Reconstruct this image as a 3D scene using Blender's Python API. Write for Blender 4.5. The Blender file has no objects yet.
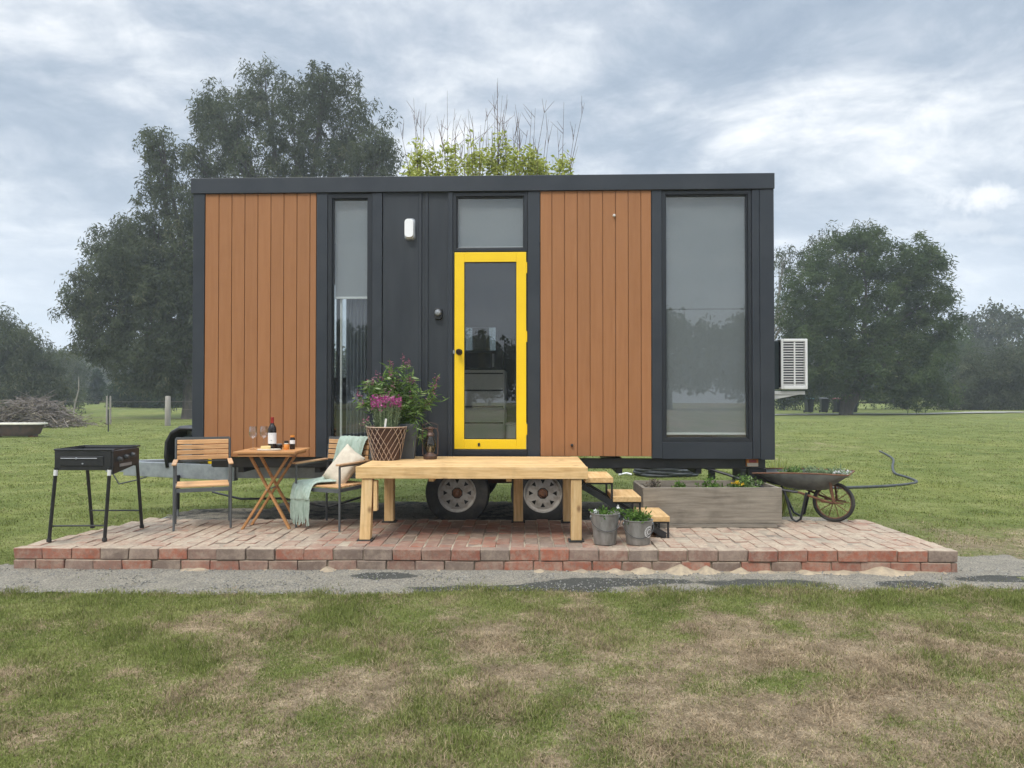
import bpy, math, random
import numpy as np
from mathutils import Vector, Matrix
random.seed(7); RNG = np.random.default_rng(11)
S = bpy.context.scene; C = S.collection
R = math.radians; PI = math.pi
PZ = 0.18            # height of the brick patio above the lawn

# ------------------------------------------------------------------ helpers
class MB:
    def __init__(s): s.v = []; s.f = []; s.a = []
    def add(s, vs, fs, var=None):
        n = len(s.v); s.v += [tuple(p) for p in vs]
        var = random.random() if var is None else var
        for f in fs: s.f.append(tuple(n + i for i in f)); s.a.append(var)
        return s
    def box(s, x0, x1, y0, y1, z0, z1, var=None, mat=None):
        vs = [Vector((x, y, z)) for x in (x0, x1) for y in (y0, y1) for z in (z0, z1)]
        if mat is not None: vs = [mat @ p for p in vs]
        return s.add(vs, [(0,1,3,2),(4,6,7,5),(0,4,5,1),(2,3,7,6),(0,2,6,4),(1,5,7,3)], var)
    def beam(s, p0, p1, w, h, var=None, up=(0,0,1)):
        p0 = Vector(p0); p1 = Vector(p1); d = (p1-p0); L = d.length; d.normalize()
        up = Vector(up)
        if abs(d.dot(up)) > .99: up = Vector((0,1,0))
        sd = d.cross(up).normalized(); u2 = sd.cross(d).normalized()
        m = Matrix.Identity(4)
        for i, c in enumerate((d, sd, u2)):
            for j in range(3): m[j][i] = c[j]
        m.translation = p0
        return s.box(0, L, -w/2, w/2, -h/2, h/2, var, m)
    def tube(s, pts, r, n=8, var=None, closed=False):
        pts = [Vector(p) for p in pts]; N = len(pts)
        rr = r if isinstance(r, (list, tuple)) else [r]*N
        vs = []; prev = None
        for i, p in enumerate(pts):
            if closed: d = pts[(i+1) % N]-pts[i-1]
            else: d = pts[min(i+1, N-1)]-pts[max(i-1, 0)]
            d.normalize()
            if prev is None:
                a = Vector((0,0,1)) if abs(d.z) < .9 else Vector((1,0,0))
                u = d.cross(a).normalized()
            else:
                u = (prev - d*prev.dot(d)).normalized()
            prev = u; w = d.cross(u)
            for k in range(n):
                t = 2*PI*k/n; vs.append(p + (u*math.cos(t)+w*math.sin(t))*rr[i])
        fs = []
        for i in range(N if closed else N-1):
            j = (i+1) % N
            for k in range(n): fs.append((i*n+k, i*n+(k+1) % n, j*n+(k+1) % n, j*n+k))
        if not closed:
            fs.append(tuple(range(n-1, -1, -1))); fs.append(tuple((N-1)*n+k for k in range(n)))
        return s.add(vs, fs, var)
    def lathe(s, prof, c=(0,0,0), n=24, var=None, sx=1, sy=1, mat=None, cap=True):
        vs = []; fs = []; P = len(prof)
        for (r, z) in prof:
            for k in range(n):
                t = 2*PI*k/n; q = Vector((r*math.cos(t)*sx, r*math.sin(t)*sy, z))
                if mat is not None: q = mat @ q
                vs.append(q + Vector(c))
        for i in range(P-1):
            for k in range(n): fs.append((i*n+k, i*n+(k+1) % n, (i+1)*n+(k+1) % n, (i+1)*n+k))
        if prof[0] == prof[-1]: cap = False
        if cap and prof[0][0] > 1e-5: fs.append(tuple(range(n-1, -1, -1)))
        if cap and prof[-1][0] > 1e-5: fs.append(tuple((P-1)*n+k for k in range(n)))
        return s.add(vs, fs, var)
    def build(s, name, mat, parent=None, smooth=False, bev=0, **t):
        me = bpy.data.meshes.new(name); me.from_pydata(s.v, [], s.f); me.update()
        at = me.attributes.new('var', 'FLOAT', 'FACE'); at.data.foreach_set('value', s.a)
        me.materials.append(mat)
        o = bpy.data.objects.new(name, me); C.objects.link(o)
        if parent: o.parent = parent
        if smooth:
            me.polygons.foreach_set('use_smooth', [True]*len(me.polygons))
            try: me.set_sharp_from_angle(angle=R(40))
            except Exception: pass
        if bev:
            m = o.modifiers.new('bevel', 'BEVEL'); m.width = bev; m.segments = 2; m.limit_method = 'ANGLE'; m.angle_limit = R(35)
        tag(o, **t)
        return o

def tag(o, label=None, cat=None, group=None, kind=None):
    if label: o['label'] = label
    if cat: o['category'] = cat
    if group: o['group'] = group
    if kind: o['kind'] = kind
    return o
def empty(name, loc=(0,0,0), rz=0, **t):
    o = bpy.data.objects.new(name, None); C.objects.link(o); o.location = loc; o.rotation_euler = (0,0,rz)
    o.empty_display_size = .1
    return tag(o, **t)
def copy_tree(o, parent=None):
    c = o.copy(); C.objects.link(c); c.parent = parent
    for ch in [k for k in o.children]: copy_tree(ch, c)
    return c
def quads(name, V, mat, parent=None, var=None, smooth=False, **t):
    """V: (n,4,3) array of quad corners"""
    n = len(V); me = bpy.data.meshes.new(name)
    me.vertices.add(n*4); me.vertices.foreach_set('co', np.ascontiguousarray(V, dtype=np.float32).ravel())
    me.loops.add(n*4); me.loops.foreach_set('vertex_index', np.arange(n*4, dtype=np.int32))
    me.polygons.add(n); me.polygons.foreach_set('loop_start', np.arange(0, n*4, 4, dtype=np.int32))
    me.update(calc_edges=True); me.validate()
    at = me.attributes.new('var', 'FLOAT', 'FACE')
    at.data.foreach_set('value', (RNG.random(n) if var is None else var).astype(np.float32))
    me.materials.append(mat)
    o = bpy.data.objects.new(name, me); C.objects.link(o)
    if parent: o.parent = parent
    return tag(o, **t)
def vnoise(x, y, scale, seed=0):
    r = np.random.default_rng(seed); g = r.random((257, 257))
    x = np.asarray(x)/scale + 50.3; y = np.asarray(y)/scale + 71.7
    xi = np.floor(x).astype(int); yi = np.floor(y).astype(int); fx = x-xi; fy = y-yi
    fx = fx*fx*(3-2*fx); fy = fy*fy*(3-2*fy); a = lambda i, j: g[i % 257, j % 257]
    return (a(xi,yi)*(1-fx)+a(xi+1,yi)*fx)*(1-fy)+(a(xi,yi+1)*(1-fx)+a(xi+1,yi+1)*fx)*fy
def fbm(x, y, scale, seed=0, o=4):
    t = 0; w = 0
    for k in range(o): t = t + vnoise(x, y, scale/2**k, seed+k)/2**k; w += 1/2**k
    return t/w
def sst(x, a, b):
    t = np.clip((np.asarray(x)-a)/(b-a), 0, 1); return t*t*(3-2*t)

# ------------------------------------------------------------------ materials
class NT:
    def __init__(s, name):
        s.m = bpy.data.materials.new(name); s.m.use_nodes = True; s.t = s.m.node_tree; s.t.nodes.clear()
        s.out = s.n('ShaderNodeOutputMaterial')
    def n(s, ty, **k):
        x = s.t.nodes.new(ty)
        for a, b in k.items(): setattr(x, a, b)
        return x
    def l(s, a, b): s.t.links.new(a, b)
    def coord(s, sc=(1,1,1)):
        tc = s.n('ShaderNodeTexCoord'); mp = s.n('ShaderNodeMapping'); mp.inputs['Scale'].default_value = sc
        s.l(tc.outputs['Object'], mp.inputs[0]); return mp.outputs[0]
    def noise(s, co, scale, detail=5, rough=.6):
        x = s.n('ShaderNodeTexNoise'); x.inputs['Scale'].default_value = scale; x.inputs['Detail'].default_value = detail
        x.inputs['Roughness'].default_value = rough; s.l(co, x.inputs['Vector']); return x.outputs['Fac']
    def ramp(s, fac, stops):
        x = s.n('ShaderNodeValToRGB'); cr = x.color_ramp
        while len(cr.elements) < len(stops): cr.elements.new(.5)
        for e, (p, c) in zip(cr.elements, stops): e.position = p; e.color = (*c, 1) if len(c) == 3 else c
        s.l(fac, x.inputs[0]); return x.outputs[0]
    def mix(s, fac, a, b, mode='MIX'):
        x = s.n('ShaderNodeMix', data_type='RGBA', blend_type=mode)
        for sock, v in ((x.inputs[0], fac), (x.inputs[6], a), (x.inputs[7], b)):
            if hasattr(v, 'links'): s.l(v, sock)
            elif isinstance(v, (int, float)): sock.default_value = v
            else: sock.default_value = (*v, 1)
        return x.outputs[2]
    def math(s, op, a, b=0, c=None):
        x = s.n('ShaderNodeMath', operation=op)
        for i, v in enumerate((a, b, c)):
            if v is None: continue
            if hasattr(v, 'links'): s.l(v, x.inputs[i])
            else: x.inputs[i].default_value = v
        return x.outputs[0]
    def attr(s, n='var'):
        x = s.n('ShaderNodeAttribute'); x.attribute_name = n; return x.outputs['Fac']
    def pbr(s, col, rough=.6, metal=0, spec=.5, normal=None, **k):
        b = s.n('ShaderNodeBsdfPrincipled')
        if hasattr(col, 'links'): s.l(col, b.inputs['Base Color'])
        else: b.inputs['Base Color'].default_value = (*col, 1)
        if hasattr(rough, 'links'): s.l(rough, b.inputs['Roughness'])
        else: b.inputs['Roughness'].default_value = rough
        b.inputs['Metallic'].default_value = metal; b.inputs['Specular IOR Level'].default_value = spec
        if normal is not None: s.l(normal, b.inputs['Normal'])
        s.l(b.outputs[0], s.out.inputs[0]); return b
    def bump(s, h, strength=.3, dist=.01):
        x = s.n('ShaderNodeBump'); x.inputs['Strength'].default_value = strength; x.inputs['Distance'].default_value = dist
        s.l(h, x.inputs['Height']); return x.outputs[0]

def mk(name, c1, c2=None, scale=6, rough=.6, metal=0, bump=0, bscale=60, stretch=(1,1,1), var=0, spec=.5, lo=.35, hi=.65, bd=.01):
    t = NT(name); co = t.coord(stretch); c2 = c2 or tuple(x*.8 for x in c1)
    f = t.noise(co, scale); col = t.ramp(f, [(lo, c1), (hi, c2)])
    if var:
        k = t.math('MULTIPLY_ADD', t.attr(), var, 1-var/2); g = t.n('ShaderNodeCombineColor')
        for i in range(3): t.l(k, g.inputs[i])
        col = t.mix(1.0, col, g.outputs[0], 'MULTIPLY')
    nm = t.bump(t.noise(co, bscale, 4), bump, bd) if bump else None
    rg = t.math('MULTIPLY_ADD', t.noise(co, scale*2.3, 4), .2, max(rough-.1, 0)) if metal < .5 or True else rough
    t.pbr(col, rg, metal, spec, nm); return t.m

def leafmat(name, ca, cb, trans=.3, cc=None, obj_scale=.35):
    t = NT(name); co = t.coord()
    stops = [(0, ca), (1, cb)] if cc is None else [(0, ca), (.8, cb), (1, cc)]
    col = t.ramp(t.attr(), stops)
    n = t.noise(co, obj_scale, 3); k = t.math('MULTIPLY_ADD', n, .9, .55); g = t.n('ShaderNodeCombineColor')
    for i in range(3): t.l(k, g.inputs[i])
    col = t.mix(1.0, col, g.outputs[0], 'MULTIPLY')
    d = t.n('ShaderNodeBsdfDiffuse'); t.l(col, d.inputs[0]); tr = t.n('ShaderNodeBsdfTranslucent'); t.l(col, tr.inputs[0])
    m = t.n('ShaderNodeMixShader'); m.inputs[0].default_value = trans
    t.l(d.outputs[0], m.inputs[1]); t.l(tr.outputs[0], m.inputs[2]); t.l(m.outputs[0], t.out.inputs[0]); return t.m

def glassmat(name, ior=1.9, tint=(.82,.86,.86), rough=.01, pw=5):
    t = NT(name); lw = t.n('ShaderNodeLayerWeight'); lw.inputs[0].default_value = .5; r0 = ((ior-1)/(ior+1))**2*1.0
    f = t.math('MULTIPLY_ADD', t.math('POWER', lw.outputs['Facing'], pw), 1-r0, r0)
    a = t.n('ShaderNodeBsdfTransparent'); a.inputs[0].default_value = (*tint, 1)
    g = t.n('ShaderNodeBsdfGlossy'); g.inputs['Roughness'].default_value = rough
    m = t.n('ShaderNodeMixShader'); t.l(f, m.inputs[0]); t.l(a.outputs[0], m.inputs[1]); t.l(g.outputs[0], m.inputs[2])
    t.l(m.outputs[0], t.out.inputs[0]); return t.m

def brickmat(name, top):
    t = NT(name); co = t.coord()
    col = t.ramp(t.attr(), [(0,(.17,.12,.095)),(.14,(.20,.15,.12)),(.3,(.30,.105,.065)),(.5,(.38,.125,.072)),(.62,(.26,.10,.068)),(.8,(.36,.14,.09)),(.92,(.25,.165,.13)),(1,(.30,.23,.18))])
    col = t.mix(t.ramp(t.noise(co, 26, 8, .7), [(.42,(0,0,0)),(.66,(.7,.7,.7))]), col, (.20,.15,.12))
    col = t.mix(t.ramp(t.noise(co, 9, 8, .75), [(.44,(0,0,0)),(.68,(.65,.65,.65))]), col, (.42,.33,.25))
    col = t.mix(t.ramp(t.noise(co, 40, 8, .8), [(.55,(0,0,0)),(.75,(.8,.8,.8))]), col, (.07,.05,.04))
    if top:   # dry mortar washed over the upper faces
        ge = t.n('ShaderNodeNewGeometry'); sp = t.n('ShaderNodeSeparateXYZ'); t.l(ge.outputs['Normal'], sp.inputs[0])
        up = t.math('MAXIMUM', sp.outputs[2], 0)
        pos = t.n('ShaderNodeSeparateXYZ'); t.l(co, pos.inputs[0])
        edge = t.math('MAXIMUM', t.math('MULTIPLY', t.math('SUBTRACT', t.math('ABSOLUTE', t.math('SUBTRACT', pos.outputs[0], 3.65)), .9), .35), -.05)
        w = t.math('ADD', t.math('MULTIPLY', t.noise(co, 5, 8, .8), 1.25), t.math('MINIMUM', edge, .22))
        col = t.mix(t.math('MULTIPLY', up, .42), col, (.235,.17,.125))
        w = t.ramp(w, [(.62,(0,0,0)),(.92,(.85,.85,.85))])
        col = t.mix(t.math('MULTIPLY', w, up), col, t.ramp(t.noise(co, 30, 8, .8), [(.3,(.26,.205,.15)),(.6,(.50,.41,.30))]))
    t.pbr(col, .9, 0, .2, t.bump(t.noise(co, 90, 6, .7), .6, .006)); return t.m

def woodmat(name, c1, c2, c3, axis=0, sc=1.0, rough=.6, knots=False, va=.30):
    t = NT(name); s = [14*sc, 14*sc, 14*sc]; s[axis] = 1.0*sc; co = t.coord(tuple(s))
    f = t.noise(co, 3.0, 8, .65); col = t.ramp(f, [(.3, c1), (.5, c2), (.72, c3)])
    k = t.math('MULTIPLY_ADD', t.attr(), va, 1-va/2); g = t.n('ShaderNodeCombineColor')
    for i in range(3): t.l(k, g.inputs[i])
    col = t.mix(1.0, col, g.outputs[0], 'MULTIPLY')
    c0 = t.coord(); col = t.mix(t.ramp(t.noise(c0, 5, 5), [(.5,(0,0,0)),(.8,(.5,.5,.5) if va > .2 else (.15,.15,.15))]), col, tuple(x*.6 for x in c1))
    if knots:
        v = t.n('ShaderNodeTexVoronoi'); v.inputs['Scale'].default_value = 5.5; t.l(t.coord((.6,1,1) if axis == 0 else (1,1,.6)), v.inputs['Vector'])
        col = t.mix(t.ramp(v.outputs['Distance'], [(.05,(.75,.75,.75)),(.13,(0,0,0))]), col, (.16,.08,.035))
    t.pbr(col, rough, 0, .3, t.bump(f, .35, .003)); return t.m

M = {}
M['metal_dark'] = mk('charcoal_steel', (.019,.023,.029), (.030,.035,.041), 2.2, .40, bump=.08, bscale=5, stretch=(2.5,2.5,.5))
M['metal_trim'] = mk('charcoal_trim', (.021,.026,.033), (.032,.037,.044), 2.4, .36, bump=.04, bscale=6)
M['frame_black'] = mk('window_frame_black', (.014,.017,.021), (.018,.021,.025), 5, .35)
M['clad'] = woodmat('timber_look_cladding', (.295,.128,.05), (.318,.141,.057), (.335,.152,.064), 2, .8, .5, va=.10)
M['yellow'] = mk('yellow_paint', (.86,.57,.004), (.82,.53,.004), 4, .42, bump=.05, bscale=60)
M['glass'] = glassmat('window_glass', 1.85, (.9,.92,.92))
M['thin_glass'] = glassmat('clear_glass', 1.75, (.96,.96,.96), .12, 2.2)
M['tinted'] = glassmat('tinted_glass', 1.6, (.42,.45,.45))
M['blind'] = mk('roller_blind', (.235,.245,.25), (.25,.26,.265), 120, .9)
M['curtain'] = mk('sheer_curtain', (.13,.145,.165), (.09,.10,.115), 4, .9, stretch=(6,6,1))
M['white_plastic'] = mk('white_plastic', (.72,.72,.70), (.66,.66,.64), 8, .4)
M['diffuser'] = mk('opal_diffuser', (.85,.85,.85), (.80,.80,.80), 5, .3)
M['black'] = mk('black_satin', (.012,.013,.014), (.02,.02,.021), 12, .4, bump=.1, bscale=90)
M['rubber'] = mk('tyre_rubber', (.018,.018,.018), (.05,.045,.038), 9, .85, bump=.3, bscale=80)
M['rim'] = mk('white_wheel_paint', (.37,.34,.30), (.20,.165,.13), 14, .55, lo=.45, hi=.72)
M['rust'] = mk('rusty_steel', (.20,.085,.04), (.10,.05,.03), 22, .85, bump=.4, bscale=120)
M['galv'] = mk('galvanised_steel', (.38,.40,.42), (.27,.285,.30), 9, .45, .55, bump=.1, bscale=40)
M['galv_bucket'] = mk('weathered_zinc', (.36,.35,.33), (.20,.185,.165), 11, .55, .45, bump=.25, bscale=50, stretch=(1,1,.4))
M['chassis'] = mk('grey_chassis_steel', (.085,.085,.08), (.05,.052,.052), 3, .6, .3, bump=.1)
M['pine'] = woodmat('new_pine', (.48,.28,.11), (.65,.42,.19), (.76,.54,.29), 0, 1.0, .62, True)
M['pine_v'] = woodmat('new_pine_upright', (.50,.30,.12), (.65,.43,.20), (.76,.55,.30), 2, 1.0, .62, True)
M['pine_y'] = woodmat('new_pine_across', (.46,.27,.105), (.62,.40,.18), (.74,.52,.28), 1, 1.0, .62, True)
M['teak'] = woodmat('oiled_hardwood', (.42,.19,.07), (.53,.26,.10), (.60,.33,.145), 0, 2.0, .5)
M['teak_y'] = woodmat('oiled_hardwood_y', (.42,.19,.07), (.53,.26,.10), (.60,.33,.145), 1, 2.0, .5)
M['slat'] = woodmat('pale_hardwood_slats', (.50,.27,.12), (.62,.36,.17), (.70,.45,.24), 0, 2.0, .5)
M['slat_y'] = woodmat('pale_hardwood_arms', (.46,.26,.13), (.58,.36,.20), (.66,.45,.27), 1, 2.0, .5)
M['chair_metal'] = mk('grey_chair_metal', (.13,.14,.145), (.10,.108,.11), 6, .45, .3)
M['oldwood'] = woodmat('weathered_grey_timber', (.12,.10,.078), (.20,.172,.135), (.28,.245,.195), 0, .8, .9)
M['soil'] = mk('dark_soil', (.045,.032,.022), (.09,.065,.045), 14, 1, bump=.8, bscale=60)
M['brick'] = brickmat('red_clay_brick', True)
M['mortar'] = mk('sandy_mortar', (.42,.345,.25), (.20,.16,.12), 4, 1, bump=.6, bscale=120)
M['sand'] = mk('yellow_sand', (.42,.33,.215), (.27,.215,.15), 20, 1, bump=.5, bscale=150)
M['cream'] = mk('cream_linen', (.66,.58,.46), (.58,.50,.39), 30, .95, bump=.3, bscale=300)
M['throw'] = mk('sage_green_knit', (.36,.45,.37), (.45,.53,.45), 25, 1, bump=.6, bscale=260)
M['pot'] = mk('brown_glazed_pot', (.040,.018,.013), (.065,.028,.02), 8, .4)
M['wire'] = mk('copper_wire', (.52,.40,.31), (.38,.26,.19), 30, .6, .2)
M['slate'] = mk('slate_grey_planter', (.040,.048,.054), (.055,.062,.068), 5, .6)
M['bottle'] = mk('dark_bottle_glass', (.012,.010,.008), (.02,.012,.01), 5, .08)
M['foil'] = mk('red_foil', (.36,.03,.025), (.30,.025,.02), 5, .35)
M['paper'] = mk('white_label_paper', (.78,.76,.74), (.72,.70,.68), 20, .8)
M['cheese'] = mk('pale_cheese', (.75,.58,.27), (.70,.52,.22), 20, .6)
M['orange'] = mk('orange_plastic', (.72,.25,.03), (.62,.2,.03), 10, .4)
M['concrete'] = mk('concrete', (.34,.34,.33), (.25,.25,.245), 14, .95, bump=.4, bscale=90)
M['bark'] = mk('grey_brown_bark', (.10,.085,.07), (.055,.047,.04), 5, 1, bump=.8, bscale=12, stretch=(1,1,.25), bd=.05)
M['pale_bark'] = mk('pale_bark', (.34,.31,.27), (.20,.18,.155), 3, 1, bump=.5, bscale=12, stretch=(1,1,.25))
M['stick'] = mk('dead_sticks', (.22,.185,.155), (.12,.10,.085), 5, 1)
M['twig'] = mk('reddish_twigs', (.13,.075,.05), (.09,.06,.045), 5, .9)
M['dullwhite'] = mk('chipped_enamel', (.72,.69,.60), (.62,.57,.47), 12, .4)
M['gasgrey'] = mk('grey_green_paint', (.22,.26,.25), (.17,.2,.2), 7, .4)
M['teal'] = mk('teal_plastic', (.02,.16,.13), (.02,.14,.12), 7, .5)
M['redlid'] = mk('red_plastic', (.30,.05,.04), (.25,.04,.035), 7, .5)
M['int_wall'] = mk('interior_ply', (.62,.58,.52), (.56,.52,.46), 5, .8)
M['int_drawer'] = mk('grey_laminate', (.80,.80,.77), (.76,.76,.73), 3, .5)
M['hose'] = mk('dusty_black_pipe', (.035,.04,.042), (.07,.075,.075), 14, .6)
M['gum'] = leafmat('gum_leaves', (.050,.060,.038), (.11,.125,.072), .4, (.19,.185,.115))
M['gum_dark'] = leafmat('dark_leaves', (.018,.032,.018), (.045,.065,.032), .2, (.07,.09,.04))
M['olive'] = leafmat('olive_leaves', (.036,.058,.024), (.092,.122,.048), .35, (.15,.165,.07))
M['yellowleaf'] = leafmat('yellow_green_leaves', (.22,.26,.05), (.46,.48,.12), .5, (.62,.62,.25))
M['shrubleaf'] = leafmat('fresh_green_leaves', (.08,.15,.04), (.20,.30,.09), .4, (.42,.50,.28), 4)
M['greyleaf'] = leafmat('grey_green_stems', (.15,.21,.11), (.28,.34,.19), .3, (.38,.42,.28), 4)
M['magenta'] = leafmat('magenta_flowers', (.34,.04,.19), (.58,.12,.36), .3, (.78,.38,.58), 9)
M['dusky'] = leafmat('dusky_pink_flowers', (.20,.09,.12), (.38,.15,.22), .3, (.52,.30,.34), 9)
M['whitefl'] = leafmat('white_petals', (.7,.7,.68), (.82,.82,.78), .2, None, 9)
M['yellowfl'] = leafmat('yellow_petals', (.72,.45,.03), (.82,.60,.06), .2, None, 9)
M['veg'] = leafmat('seedling_leaves', (.05,.11,.02), (.13,.22,.05), .35, (.24,.34,.10), 8)
M['brushleaf'] = leafmat('dry_brush', (.10,.08,.06), (.20,.17,.13), .1, (.30,.26,.2), 1)

# lawn
def lawn_material(blades):
    t = NT('lawn_blades' if blades else 'lawn_ground'); co = t.coord()
    dry = t.attr('dry'); bare = t.attr('bare')
    green = t.ramp(t.noise(co, 1.3, 6, .65), [(.3,(.105,.125,.034)),(.5,(.148,.17,.048)),(.7,(.215,.222,.08))])
    straw = t.ramp(t.noise(co, 5.0, 7, .7), [(.3,(.17,.125,.078)),(.5,(.275,.207,.132)),(.72,(.43,.335,.22))])
    if blades:
        v = t.attr('var'); g = t.n('ShaderNodeCombineColor'); k = t.math('MULTIPLY_ADD', v, .9, .75)
        for i in range(3): t.l(k, g.inputs[i])
        col = t.mix(t.attr('dryb'), green, straw); col = t.mix(1.0, col, g.outputs[0], 'MULTIPLY')
        d = t.n('ShaderNodeBsdfDiffuse'); t.l(col, d.inputs[0]); tr = t.n('ShaderNodeBsdfTranslucent'); t.l(col, tr.inputs[0])
        m = t.n('ShaderNodeMixShader'); m.inputs[0].default_value = .3
        t.l(d.outputs[0], m.inputs[1]); t.l(tr.outputs[0], m.inputs[2]); t.l(m.outputs[0], t.out.inputs[0]); return t.m
    f = t.math('ADD', dry, t.math('MULTIPLY_ADD', t.noise(co, 26, 8, .8), 1.7, -.85))
    col = t.mix(t.ramp(f, [(.38,(0,0,0)),(.62,(1,1,1))]), green, straw)
    fine = t.ramp(t.noise(co, 90, 8, .85), [(.32,(.35,.35,.35)),(.5,(.95,.95,.95)),(.68,(1.6,1.6,1.6))])
    mid = t.ramp(t.noise(co, 9, 8, .8), [(.3,(.62,.62,.62)),(.5,(1,1,1)),(.7,(1.35,1.35,1.35))])
    big = t.ramp(t.noise(t.coord((1,.35,1)), .35, 5, .6), [(.3,(.8,.85,.8)),(.5,(1,1,1)),(.7,(1.2,1.12,1.1))])
    col = t.mix(1.0, col, fine, 'MULTIPLY'); col = t.mix(1.0, col, mid, 'MULTIPLY'); col = t.mix(1.0, col, big, 'MULTIPLY')
    col = t.mix(bare, col, t.ramp(t.noise(co, 30, 6), [(.3,(.10,.08,.055)),(.7,(.19,.155,.11))]))
    t.pbr(col, 1, 0, .1, t.bump(t.noise(co, 60, 8, .8), .8, .02)); return t.m
M['lawn'] = lawn_material(False); M['blades'] = lawn_material(True)
def gravel_material():
    t = NT('grey_gravel'); co = t.coord()
    c = t.ramp(t.noise(co, 75, 8, .85), [(.34,(.08,.073,.06)),(.5,(.245,.222,.18)),(.66,(.50,.45,.37))])
    c2 = t.ramp(t.noise(co, 6, 6, .7), [(.3,(.8,.8,.8)),(.7,(1.15,1.13,1.08))]); c = t.mix(1.0, c, c2, 'MULTIPLY')
    d = t.math('ADD', t.attr('damp'), t.math('MULTIPLY_ADD', t.noise(co, 9, 8, .8), 1.3, -.65))
    c = t.mix(t.ramp(d, [(.42,(0,0,0)),(.56,(.9,.9,.9))]), c, t.ramp(t.noise(co, 130, 6), [(.3,(.028,.03,.027)),(.7,(.085,.085,.075))]))
    s = t.math('ADD', t.attr('sandy'), t.math('MULTIPLY_ADD', t.noise(co, 22, 6, .7), .6, -.3))
    c = t.mix(t.ramp(s, [(.4,(0,0,0)),(.7,(.8,.8,.8))]), c, (.38,.31,.21))
    t.pbr(c, 1, 0, .1, t.bump(t.noise(co, 150, 6, .8), .9, .012)); return t.m
M['gravel'] = gravel_material()
M['stone'] = mk('gravel_stones', (.28,.265,.235), (.12,.115,.10), 40, 1, var=.8)
M['road'] = mk('pale_gravel_drive', (.36,.34,.30), (.28,.27,.24), 2, 1, bump=.3)

# ------------------------------------------------------------------ world, sun, camera
SUN_EL, SUN_AZ = R(52), R(205)      # azimuth measured from +Y clockwise: behind and left of the camera
w = bpy.data.worlds.new('World'); S.world = w; w.use_nodes = True; nt = w.node_tree; nt.nodes.clear()
def wn(ty, **k):
    x = nt.nodes.new(ty)
    for a, b in k.items(): setattr(x, a, b)
    return x
L = nt.links.new
STR = .10
wo = wn('ShaderNodeOutputWorld'); bg = wn('ShaderNodeBackground'); bg.inputs[1].default_value = STR
sky = wn('ShaderNodeTexSky', sky_type='NISHITA', sun_disc=False); sky.sun_elevation = SUN_EL; sky.sun_rotation = SUN_AZ
sky.air_density = 1.2; sky.dust_density = 2.0
tc = wn('ShaderNodeTexCoord'); sp = wn('ShaderNodeSeparateXYZ'); L(tc.outputs['Generated'], sp.inputs[0])
def wm(op, a, b=0, c=None):
    x = wn('ShaderNodeMath', operation=op)
    for i, v in enumerate((a, b, c)):
        if v is None: continue
        if hasattr(v, 'links'): L(v, x.inputs[i])
        else: x.inputs[i].default_value = v
    return x.outputs[0]
zc = wm('ADD', wm('MAXIMUM', sp.outputs[2], 0), .24)
cv = wn('ShaderNodeCombineXYZ'); L(wm('DIVIDE', sp.outputs[0], zc), cv.inputs[0]); L(wm('DIVIDE', sp.outputs[1], zc), cv.inputs[1])
def wnoise(scale, detail, rough, off=(0,0,0), dist=0, sc=(1,1,1)):
    mp = wn('ShaderNodeMapping'); mp.inputs['Location'].default_value = off; mp.inputs['Scale'].default_value = sc; L(cv.outputs[0], mp.inputs[0])
    x = wn('ShaderNodeTexNoise'); x.inputs['Scale'].default_value = scale; x.inputs['Detail'].default_value = detail
    x.inputs['Roughness'].default_value = rough; x.inputs['Distortion'].default_value = dist; L(mp.outputs[0], x.inputs['Vector']); return x.outputs['Fac']
def wramp(f, stops):
    x = wn('ShaderNodeValToRGB'); cr = x.color_ramp
    while len(cr.elements) < len(stops): cr.elements.new(.5)
    for e, (p, c) in zip(cr.elements, stops): e.position = p; e.color = (*c, 1)
    L(f, x.inputs[0]); return x.outputs[0]
def wmix(f, a, b, mode='MIX'):
    x = wn('ShaderNodeMix', data_type='RGBA', blend_type=mode)
    for so, v in ((x.inputs[0], f), (x.inputs[6], a), (x.inputs[7], b)):
        if hasattr(v, 'links'): L(v, so)
        elif isinstance(v, (int, float)): so.default_value = v
        else: so.default_value = (*v, 1)
    return x.outputs[2]
n1 = wnoise(1.9, 10, .60, (3.1,1.7,0), .45, (.85,1.1,1)); n2 = wnoise(6.5, 8, .62, (7.3,2.2,0), .4)
nn = wm('ADD', wm('MULTIPLY', n1, .68), wm('MULTIPLY', n2, .32))
CL = lambda r, g, b: (r, g, b)
cloud = wramp(nn, [(.37, CL(.28,.34,.425)), (.44, CL(.34,.40,.48)), (.50, CL(.435,.485,.555)), (.56, CL(.57,.61,.66)), (.65, CL(.80,.81,.83))])
hor = wramp(sp.outputs[2], [(0, (.60,.66,.76)), (.12, (.58,.64,.735)), (.30, (.5,.56,.65)), (.45, (.5,.56,.65))])
hf = wramp(sp.outputs[2], [(0, (.9,)*3), (.10, (.75,)*3), (.24, (.16,)*3), (.34, (0,)*3)])
cloud = wmix(hf, cloud, hor)
def puff(cx, cz, rx_, rz_, amt):     # a small bright cumulus low in the sky, fixed by direction
    u = wm('DIVIDE', wm('SUBTRACT', wm('DIVIDE', sp.outputs[0], wm('MAXIMUM', sp.outputs[1], .05)), cx), rx_)
    v = wm('DIVIDE', wm('SUBTRACT', wm('DIVIDE', sp.outputs[2], wm('MAXIMUM', sp.outputs[1], .05)), cz), rz_)
    d = wm('SQRT', wm('ADD', wm('MULTIPLY', u, u), wm('MULTIPLY', v, v)))
    return wm('MULTIPLY', wramp(wm('ADD', wm('SUBTRACT', 1.0, d), wm('MULTIPLY_ADD', n3, 3.4, -1.7)), [(.15, (0,)*3), (.85, (1,)*3)]), amt)
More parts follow.
